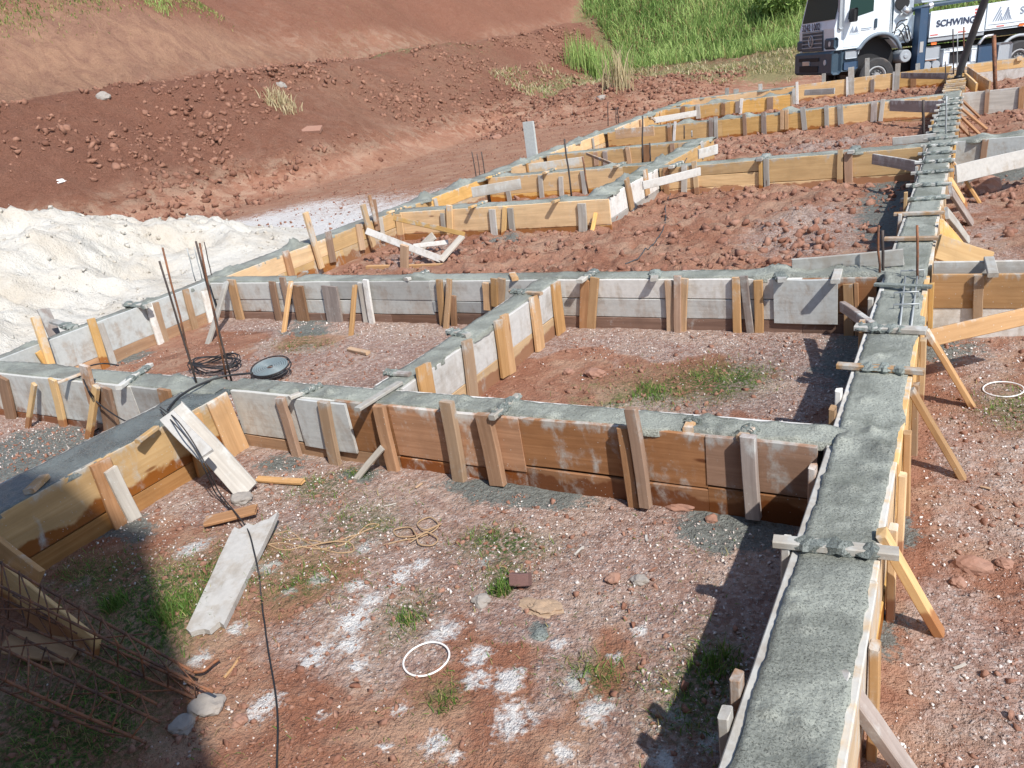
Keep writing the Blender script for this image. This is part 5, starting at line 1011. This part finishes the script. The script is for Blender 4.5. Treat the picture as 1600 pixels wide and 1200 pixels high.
for px, py, m_, l in [(610, 790, LGR, 'small pale wood chip on gravel above the big rope tangle'), (655, 760, TAN, 'small tan wood chip at the foot of the brown wall, left of the grey spill'), (905, 860, LGR, 'small pale wood chip between the brick piece and the brown wall'),
                   (1010, 840, WHT, 'white wood chip near the grey mortar spill in front of the brown wall'), (1480, 700, LGR, 'small wood chip between the two thin leaning braces on the right'), (1540, 760, TAN, 'small wood chip near the right edge above the big clods'),
                   (1500, 1040, LGR, 'small wood chip on red soil at lower right'), (700, 570, TAN, 'small wood chip in the left middle cell beside the white boards')]:
    c_ = G(px, py, -.41); c_[2] = tz(c_)+.006; an = random.uniform(0, 3.1); l_ = random.uniform(.02, .035); plank('wood_chip', c_-[math.cos(an)*l_, math.sin(an)*l_, 0], c_+[math.cos(an)*l_, math.sin(an)*l_, .004], random.uniform(.008, .014), .004, m_, None, l, 'wood chip', 'small wood chips scattered on the soil', wdir=(.1, 1, .1), seg=2)
# terrace grass
q1 = onT(60, 40); q2 = onT(250, 12); n = 5000; t = RS.uniform(-.6, 1.6, n); a = q1[0]+(q2[0]-q1[0])*t+RS.normal(0, .5, n)-.7; b = q1[1]+(q2[1]-q1[1])*t
k = fbm(a*.5, b*.5, 103) > .45; blades('terrace_grass', a[k], b[k], RS.uniform(.04, .16, k.sum()), RS.uniform(.02, .035, k.sum()), GRN, 'dry green grass fringe on the ledge at the top left', dry=.65, bend=1.)
q = onT(250, 16); tuft(0, 0, .3, 170, .28, .025, 'bright green tuft on the ledge at the top left', GRH, .05, p=q)
q = onT(440, 165); tuft(0, 0, .25, 160, .5, .03, 'bleached straw tuft halfway up the bank', STR, 0, p=q)

# ------------------------------------------------------------------ pump truck
WHP = plain('white_truck_paint', (.70, .77, .82), .3, spec=.5, dirt=.16, bs=3, bst=0); NAVY = plain('navy_paint', (.035, .075, .14), .35, dirt=.15, bst=0); DGR = plain('dark_grey_plastic', (.035, .065, .095), .5, dirt=.15, bst=0)
GREYP = plain('grey_metal_paint', (.33, .36, .39), .45, dirt=.1, bst=0); GLASS = plain('dark_glass', (.022, .05, .045), .3, spec=.08, bst=0); TYRE = plain('tyre_rubber', (.035, .035, .037), .8, dirt=.3, bs=8); HUB = plain('hub_metal', (.42, .42, .42), .45, .5, dirt=.2); BLKM = plain('shade_and_part_black', (.01, .01, .012), .7, bst=0)  # last black colours dark truck parts and paints shade into openings and recesses
ARCHG = plain('arch_grey', (.15, .19, .23), .5, dirt=.1, bst=0); CHR = plain('silver_plate', (.55, .55, .56), .3, .6, bst=0); ORL = plain('orange_reflector', (.75, .18, .04), .4, bst=0); REDL = plain('red_white_tape', (.55, .12, .10), .5, bst=0); LBL = plain('lettering_navy', (.03, .045, .09), .5, bst=0); LGY = plain('lettering_grey', (.22, .26, .33), .5, bst=0); LAMP = plain('lamp_glass', (.55, .58, .6), .15, bst=0)
tr = thing('pump_truck', (0, 0, 0), 'white and navy concrete pump truck parked behind the far formwork at the top right', 'truck')
TB = np.array([-2.3935, 25.6007, -.60]); DR = nrm(np.array([.843, .537, -.043])); NO = nrm(np.array([.537, -.843, 0])); UPV = np.cross(DR, -NO); UPV = UPV if UPV[2] > 0 else -UPV
tr.location = Vector(TB.tolist())
def L(u, o, z): return TB+DR*u+NO*o+UPV*z   # u to the rear, o out of the left side, z up
def tbox(mb, u0, u1, o0, o1, z0, z1, c=.02):
    # chamfered box
    pts_ = []
    sec = [(u0+c, z0), (u1-c, z0), (u1, z0+c), (u1, z1-c), (u1-c, z1), (u0+c, z1), (u0, z1-c), (u0, z0+c)]
    for o_, s in ((o0, 1), (o0+c, 0), (o1-c, 0), (o1, 1)):
        for (u, z) in sec:
            if s: u = (u0+u1)/2+(u-(u0+u1)/2)*max(0, (1-2*c/(u1-u0))); z = (z0+z1)/2+(z-(z0+z1)/2)*max(0, (1-2*c/(z1-z0)))
            pts_.append(L(u, o_, z))
    Fc = []
    for i in range(3):
        for k in range(8): Fc.append((i*8+k, i*8+(k+1) % 8, (i+1)*8+(k+1) % 8, (i+1)*8+k))
    Fc.append(tuple(range(7, -1, -1))); Fc.append(tuple(24+k for k in range(8)))
    return mb.add(pts_, Fc)
def tcyl(mb, u, z, o0, o1, r, n=28, rings=None):
    prof = rings or [(o0, r), (o1, r)]; V = []; Fc = []
    for o_, rr in prof:
        for k in range(n): a = 2*math.pi*k/n; V.append(L(u+math.cos(a)*rr, o_, z+math.sin(a)*rr))
    for i in range(len(prof)-1):
        for k in range(n): Fc.append((i*n+k, i*n+(k+1) % n, (i+1)*n+(k+1) % n, (i+1)*n+k))
    Fc.append(tuple(range(n-1, -1, -1))); Fc.append(tuple((len(prof)-1)*n+k for k in range(n))); return mb.add(V, Fc)
def part(name, mat, fn, parent=tr, smooth=False): mb = MB(); fn(mb); return mesh(name, mb.V, mb.F, mat, parent, smooth=smooth)
W_ = -2.42
def extr(mb, poly, o0, o1):
    n = len(poly); V = [L(u, o0, z) for u, z in poly]+[L(u, o1, z) for u, z in poly]; Fc = [(k, (k+1) % n, n+(k+1) % n, n+k) for k in range(n)]; Fc.append(tuple(range(n-1, -1, -1))); Fc.append(tuple(range(n, 2*n))); mb.add(V, Fc)
# cab body with wheel arch cut
arch = [(.0+.60*math.cos(a), .98+.60*math.sin(a)) for a in np.linspace(math.radians(20), math.radians(165), 14)]
cabpoly = [(-1.27, 1.32), (-1.30, 1.9), (-1.24, 2.12), (-1.06, 2.9), (-.92, 3.05), (.22, 3.08), (.26, 2.9), (.26, 1.5), (.56, 1.2)]+arch+[(-.6, 1.32)]
part('cab_body', WHP, lambda m: extr(m, cabpoly, -.02, W_+.02))
part('front_bumper', DGR, lambda m: (tbox(m, -1.38, -1.1, 0.0, W_, .68, 1.31, .06), tbox(m, -1.12, -.62, -.02, -.3, .74, 1.3, .04)))
part('bumper_step', NAVY, lambda m: (tbox(m, -1.0, -.6, .01, -.2, .78, 1.0, .02),))
part('step_panel', GREYP, lambda m: (tbox(m, -.98, -.64, .02, -.1, 1.06, 1.27, .02),))
part('bumper_intake', BLKM, lambda m: (tbox(m, -1.395, -1.37, -.75, -2.15, 1.06, 1.16, .01), tbox(m, -1.395, -1.37, -.8, -2.1, .76, .94, .01)))
grl = part('grille', DGR, lambda m: tbox(m, -1.315, -1.27, -.72, -2.13, 1.33, 1.88, .01))
part('grille_slats', GREYP, lambda m: [tbox(m, -1.335, -1.31, -.74, -2.11, z, z+.03, .006) for z in (1.42, 1.53, 1.64, 1.75, 1.84)], grl)
# round emblem: ring with the letters V over W
def emblem(m):
    c = L(-1.345, -1.45, 1.62); e1 = NO; e2 = UPV; r = .155
    m.add(*tube_geo([c+e1*math.cos(a)*r+e2*math.sin(a)*r for a in np.linspace(0, 2*math.pi, 25)[:-1]], .014, 6, True))
    for P in ([(-.07, .13), (0, .02), (.07, .13)], [(-.125, .06), (-.065, -.11), (0, .0), (.065, -.11), (.125, .06)]): m.add(*tube_geo([c+e1*a+e2*b for a, b in P], .012, 5))
part('emblem', CHR, emblem, grl)
def quad(mb, pts_, th=.012, nv=None):
    P = [L(*p) for p in pts_]; nn = nrm(np.cross(P[1]-P[0], P[2]-P[0])); nn = nn if nn @ (NO-DR) > 0 else -nn; n = len(P)
    mb.add(P+[p+nn*th for p in P], [tuple(range(n)), tuple(range(2*n-1, n-1, -1))]+[(k, (k+1) % n, n+(k+1) % n, n+k) for k in range(n)])
part('windscreen', GLASS, lambda m: quad(m, [(-1.245, -.12, 2.13), (-1.245, -2.3, 2.13), (-1.10, -2.26, 2.82), (-1.10, -.16, 2.82)], .012))
part('sun_visor', DGR, lambda m: tbox(m, -1.26, -1.0, -.08, -2.34, 2.83, 3.0, .03))
part('door_window', GLASS, lambda m: quad(m, [(-.93, -.018, 2.08), (-.22, -.018, 2.22), (-.22, -.018, 2.8), (-.86, -.018, 2.8)], .012))
dr = part('cab_door', WHP, lambda m: quad(m, [(-1.03, -.018, 1.37), (-.52, -.018, 1.37), (-.45, -.018, 1.5), (-.1, -.018, 1.62), (-.04, -.018, 1.66), (-.04, -.018, 2.9), (-.90, -.018, 2.9), (-1.03, -.018, 2.2)], .006))
part('door_handle', DGR, lambda m: tbox(m, -.17, -.11, .02, -.03, 1.78, 2.02, .012), dr)
part('corner_deflector', GREYP, lambda m: tbox(m, -1.2, -1.07, .01, -.04, 1.85, 2.75, .04)); part('side_mirror', BLKM, lambda m: (tbox(m, -.93, -.82, .30, .08, 2.0, 2.35, .03), m.tube([L(-.9, 0, 2.3), L(-.88, .2, 2.3)], .02)))
part('wheel_arch_trim', ARCHG, lambda m: m.add(*tube_geo([L(u, .01, z) for u, z in [(-.66, 1.27)]+[(.0+.64*math.cos(a), .98+.64*math.sin(a)) for a in np.linspace(math.radians(150), math.radians(15), 16)]], .05, 8)), smooth=True)
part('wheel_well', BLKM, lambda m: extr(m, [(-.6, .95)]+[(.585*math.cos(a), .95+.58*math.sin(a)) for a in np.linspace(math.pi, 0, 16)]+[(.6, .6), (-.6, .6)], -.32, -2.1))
hdl = part('headlight', DGR, lambda m: (tbox(m, -1.33, -1.2, .0, -.5, 1.36, 1.66, .05),)); part('headlight_lens', LAMP, lambda m: m.add(*tube_geo([L(-1.34, -.22, 1.5), L(-1.32, -.22, 1.5)], .07, 14)), hdl)
part('headlight', DGR, lambda m: (tbox(m, -1.33, -1.2, -2.0-.05, W_, 1.36, 1.66, .05),)); part('fog_lamp', LAMP, lambda m: m.add(*tube_geo([L(-1.4, -.35, 1.02), L(-1.37, -.35, 1.02)], .075, 14)))
part('number_plate', CHR, lambda m: tbox(m, -1.41, -1.385, -1.38, -1.85, .95, 1.07, .006))
def wheel(u, z=.5, o0=-.02, dual=False):
    wh = part('wheel', TYRE, lambda m: tcyl(m, u, z, 0, 0, 0, 36, [(o0-.30, .44), (o0-.28, .5), (o0-.03, .5), (o0, .46), (o0+.0, .30), (o0-.06, .29)]), smooth=False)
    part('wheel_rim', HUB, lambda m: (tcyl(m, u, z, 0, 0, 0, 28, [(o0-.12, .28), (o0-.02, .285), (o0-.015, .25), (o0-.08, .2), (o0-.08, .12), (o0+.02, .10), (o0+.02, .05)]), [m.tube([L(u+.15*math.cos(a), o0-.08, z+.15*math.sin(a)), L(u+.15*math.cos(a), o0-.03, z+.15*math.sin(a))], .014, n=6) for a in np.linspace(0, 2*math.pi, 11)[:-1]]), wh, smooth=False)
wheel(0.0); wheel(0.0, .5, W_+.32); wheel(4.15, .5); wheel(5.45, .5); wheel(4.15, .5, W_+.32); wheel(5.45, .5, W_+.32)
part('chassis_rail', BLKM, lambda m: (tbox(m, .5, 8.0, -.75, -.95, .85, 1.12, .01), tbox(m, .5, 8.0, -1.5, -1.7, .85, 1.12, .01), tbox(m, 1.3, 8, -.3, -2.1, 1.18, 1.34, .02)))
part('axle_block', BLKM, lambda m: (tbox(m, .65, 1.3, -.5, -1.9, .5, 1.0, .03),))
part('rear_mudguard', GREYP, lambda m: m.add(*tube_geo([L(4.15+.62*math.cos(a), -.12, .52+.62*math.sin(a)) for a in np.linspace(math.radians(165), math.radians(70), 10)], .045, 8)), smooth=True)
# pump bodywork
spa = part('side_panel', WHP, lambda m: quad(m, [(1.42, -.03, 1.36), (3.0, -.03, 1.36), (3.0, -.03, 2.05), (1.42, -.03, 2.03)], .03))
spb = part('side_panel', WHP, lambda m: quad(m, [(3.04, -.03, 1.40), (6.6, -.03, 1.46), (6.6, -.03, 2.16), (3.04, -.03, 2.06)], .03))
part('body_core', WHP, lambda m: tbox(m, 1.44, 6.6, -.05, -2.3, 1.36, 2.0, .03)); part('panel_skirt', GREYP, lambda m: quad(m, [(1.42, -.05, 1.24), (3.02, -.05, 1.26), (3.02, -.05, 1.35), (1.42, -.05, 1.35)], .02))
part('outrigger_column', NAVY, lambda m: tbox(m, 1.10, 1.34, .03, -.25, .48, 2.16, .015)); part('outrigger_foot', NAVY, lambda m: tbox(m, 1.02, 1.42, .06, -.28, .36, .48, .02)); part('warning_sticker', CHR, lambda m: tbox(m, 1.16, 1.26, .036, .03, 1.0, 1.28, .002))
part('boom_pipe', DGR, lambda m: m.tube([L(.9, -.3, 2.12), L(1.6, -.3, 2.2), L(6.8, -.3, 2.32)], .06, n=10), smooth=True); part('pipe_clamp', CHR, lambda m: m.tube([L(1.5, -.3, 2.18), L(1.6, -.3, 2.2)], .085, n=12)); part('boom_arm', GREYP, lambda m: tbox(m, 1.5, 7.0, -.7, -1.3, 2.3, 2.65, .03))
part('slewing_turret', WHP, lambda m: (tbox(m, .42, 1.06, -.35, -2.0, 1.3, 3.1, .08), m.tube([L(.55, -.3, 1.45), L(.85, -.2, 1.6), L(1.0, -.3, 1.4)], .12, n=10))); part('turret_opening', BLKM, lambda m: m.tube([L(.75, -.33, 2.35), L(.75, -.29, 2.35)], .2, n=20)); part('pipe_elbow', CHR, lambda m: m.tube([L(.72, -.2, 2.2), L(.8, -.15, 2.12), L(.92, -.25, 2.12)], .09, n=12), smooth=True)
for i, P in enumerate([[(.45, 1.55), (.55, 1.85), (.8, 1.9)], [(.5, 1.7), (.7, 1.8), (.85, 1.4)], [(.6, 1.5), (.8, 1.75), (.95, 1.35)], [(.4, 1.6), (.6, 1.65), (.8, 1.3)]]): part('hydraulic_hose', BLK, lambda m: m.tube(spline([L(u, -.08, z) for u, z in P], 5), .016, n=6), smooth=True)
part('cab_rear_intake', DGR, lambda m: tbox(m, .27, .37, -.05, -.5, 1.45, 3.0, .02)); part('air_filter_drum', GREYP, lambda m: tcyl(m, .79, .95, 0, 0, 0, 24, [(-.5, .17), (-.02, .17), (.0, .15), (.0, .07), (.02, .05)])); part('air_tank', GREYP, lambda m: tcyl(m, 1.45, .62, -.6, 0, .115, 22)); part('air_tank', GREYP, lambda m: tcyl(m, 1.70, .62, -.6, 0, .115, 22))
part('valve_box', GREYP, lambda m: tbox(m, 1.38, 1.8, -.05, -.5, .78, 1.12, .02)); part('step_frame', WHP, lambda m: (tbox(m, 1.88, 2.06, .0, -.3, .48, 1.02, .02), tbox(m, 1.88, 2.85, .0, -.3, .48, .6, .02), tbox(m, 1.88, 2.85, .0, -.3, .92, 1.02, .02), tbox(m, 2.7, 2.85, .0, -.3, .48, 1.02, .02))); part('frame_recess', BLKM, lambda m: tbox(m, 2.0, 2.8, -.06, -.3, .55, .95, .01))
part('battery_box', NAVY, lambda m: tbox(m, 2.9, 3.42, .0, -.5, .45, .98, .02)); part('fuel_tank', GREYP, lambda m: tbox(m, 3.45, 3.85, .02, -.55, .42, 1.0, .05)); part('exhaust_pipe', CHR, lambda m: m.tube(spline([L(2.9, -.02, 1.02), L(3.05, -.02, 1.2), L(3.3, -.02, 1.22)], 4), .04, n=10), smooth=True)
for u, z in ((1.5, 1.16), (4.0, 1.38)): part('orange_reflector', ORL, lambda m: tbox(m, u, u+.16, .0, -.03, z, z+.07, .01))
for u in (1.45, 2.25, 3.35): part('reflective_tape', REDL, lambda m: tbox(m, u, u+.22, .006, -.002, 1.40+.03*(u > 3), 1.43+.03*(u > 3), .001))
part('label_plate', REDL, lambda m: (tbox(m, 2.68, 2.86, .004, -.002, 1.92, 1.97, .001), tbox(m, 2.68, 2.86, .004, -.002, 1.84, 1.89, .001), tbox(m, 2.68, 2.86, .004, -.002, 1.76, 1.81, .001)))
def text(s, size, origin, ex, ez, mat, name, bold=0.0, spacing=1.0, ext=.002, par=None):
    cu = bpy.data.curves.new(name, 'FONT'); cu.body = s; cu.size = size; cu.extrude = ext; cu.offset = bold; cu.space_character = spacing
    o = bpy.data.objects.new('tmp_text', cu); COL.objects.link(o); bpy.context.view_layer.update(); dg = bpy.context.evaluated_depsgraph_get(); me = bpy.data.meshes.new_from_object(o.evaluated_get(dg)); bpy.data.objects.remove(o)
    n = nrm(np.cross(ex, ez)); 
    V = np.array([list(v.co) for v in me.vertices]); W = np.asarray(origin)+V[:, :1]*np.asarray(ex)+V[:, 1:2]*np.asarray(ez)+V[:, 2:3]*n
    Fc = [tuple(p.vertices) for p in me.polygons]; return mesh(name, W, Fc, mat, par or tr)
text('SCHWING', .235, L(1.6, .014, 1.62), DR, UPV, LBL, 'maker_lettering', .006, 1.02, par=spa)
text('3242 1002', .26, L(-1.318, -2.16, 1.91), NO, UPV, LBL, 'front_number', .008, 1.12) if True else None
text('SAL', .27, L(3.98, .014, 1.70), DR, UPV, LGY, 'side_lettering', 0, 1.1, par=spb)
def mount(m, u, z, s):
    for i in range(4): # slanting stripes forming two peaks
        m.add([L(u+s*(.02+.13*i), .004, z), L(u+s*(.09+.13*i), .004, z), L(u+s*(.42+.035*i), .004, z+s*(.62-.15*i)), L(u+s*(.36+.035*i), .004, z+s*(.66-.15*i))], [(0, 1, 2, 3)])
    for i in range(5):
        m.add([L(u+s*(.50+.115*i), .004, z), L(u+s*(.56+.115*i), .004, z), L(u+s*(.80+.03*i-.3*(i == 0)*0), .004, z+s*(.62-.13*abs(i-.5)*.9)), L(u+s*(.74+.03*i), .004, z+s*(.66-.13*abs(i-.5)*.9))], [(0, 1, 2, 3)])
    m.add([L(u-.02*s, .004, z-.16*s), L(u+1.15*s, .004, z-.16*s), L(u+1.15*s, .004, z-.13*s), L(u-.02*s, .004, z-.13*s)], [(0, 1, 2, 3)])
part('mountain_logo', LGY, lambda m: mount(m, 3.2, 1.58, .56), spb); part('door_logo', LGY, lambda m: mount(m, -.88, 1.73, .26), dr); part('door_lettering', LGY, lambda m: (tbox(m, -.55, -.25, .0, -.012, 1.80, 1.812, .001), tbox(m, -.55, -.3, .0, -.012, 1.76, 1.768, .001)), dr)
part('panel_stripe', GREYP, lambda m: (tbox(m, 3.1, 6.4, .006, -.002, 1.50, 1.515, .001),))
# placing hose hanging from the boom
pb = G(1497, 120, .05); pm_ = onY(1512, 75, pb[1]-.2); pt_ = onY(1541, -5, pb[1]-.6); hp = thing('placing_hose', pb, 'thick dark concrete placing hose coming down to the far end of the main beam', 'hose')
e = pt_+(pt_-pm_)*1.2
P = spline([pb, onY(1501, 108, pb[1]-.05), pm_, pt_, e, e+np.array([.5, .3, 1.5])], 6); tube('hose_pipe', P, [.045+.03*min(1, i/6) for i in range(len(P))], HOSE, hp, n=14)
tube('hose_mouth', [pb-[0, 0, .04], pb+[0, 0, .03]], .075, BLK, hp, n=12)

# ------------------------------------------------------------------ unseen sheet-metal stand-in added behind the camera to cast the shade at lower left
sh = thing('shade_block', (-2.5, -1.6, -.43), 'tall unseen sheet-metal stand-in added behind the camera to cast the lower-left shade', 'shade block')
def bxg(x0, x1, y0, y1, z0, z1): 
    V = [(a, b, c) for a in (x0, x1) for b in (y0, y1) for c in (z0, z1)]; return V, [(0, 1, 3, 2), (4, 6, 7, 5), (0, 4, 5, 1), (2, 3, 7, 6), (0, 2, 6, 4), (1, 5, 7, 3)]
mb = MB(); 
for i in range(30): xa = -5.2+i*.18; mb.add(*bxg(xa, xa+.17, -.56-(i % 2)*.02, -.5, -.43, 5.2))
for v in mb.V: pass
SHX = .62
dxs = SHX-max(v[0] for v in mb.V)
for v in mb.V: v[0] += dxs
mb.make('shade_wall_sheet', SHADE_SHEET, sh); m2 = MB(); m2.add(*bxg(-5.4+dxs, SHX+.03, -2.6, -.46, 5.21, 5.29)); m2.make('shade_roof_sheet', SHADE_SHEET, sh)
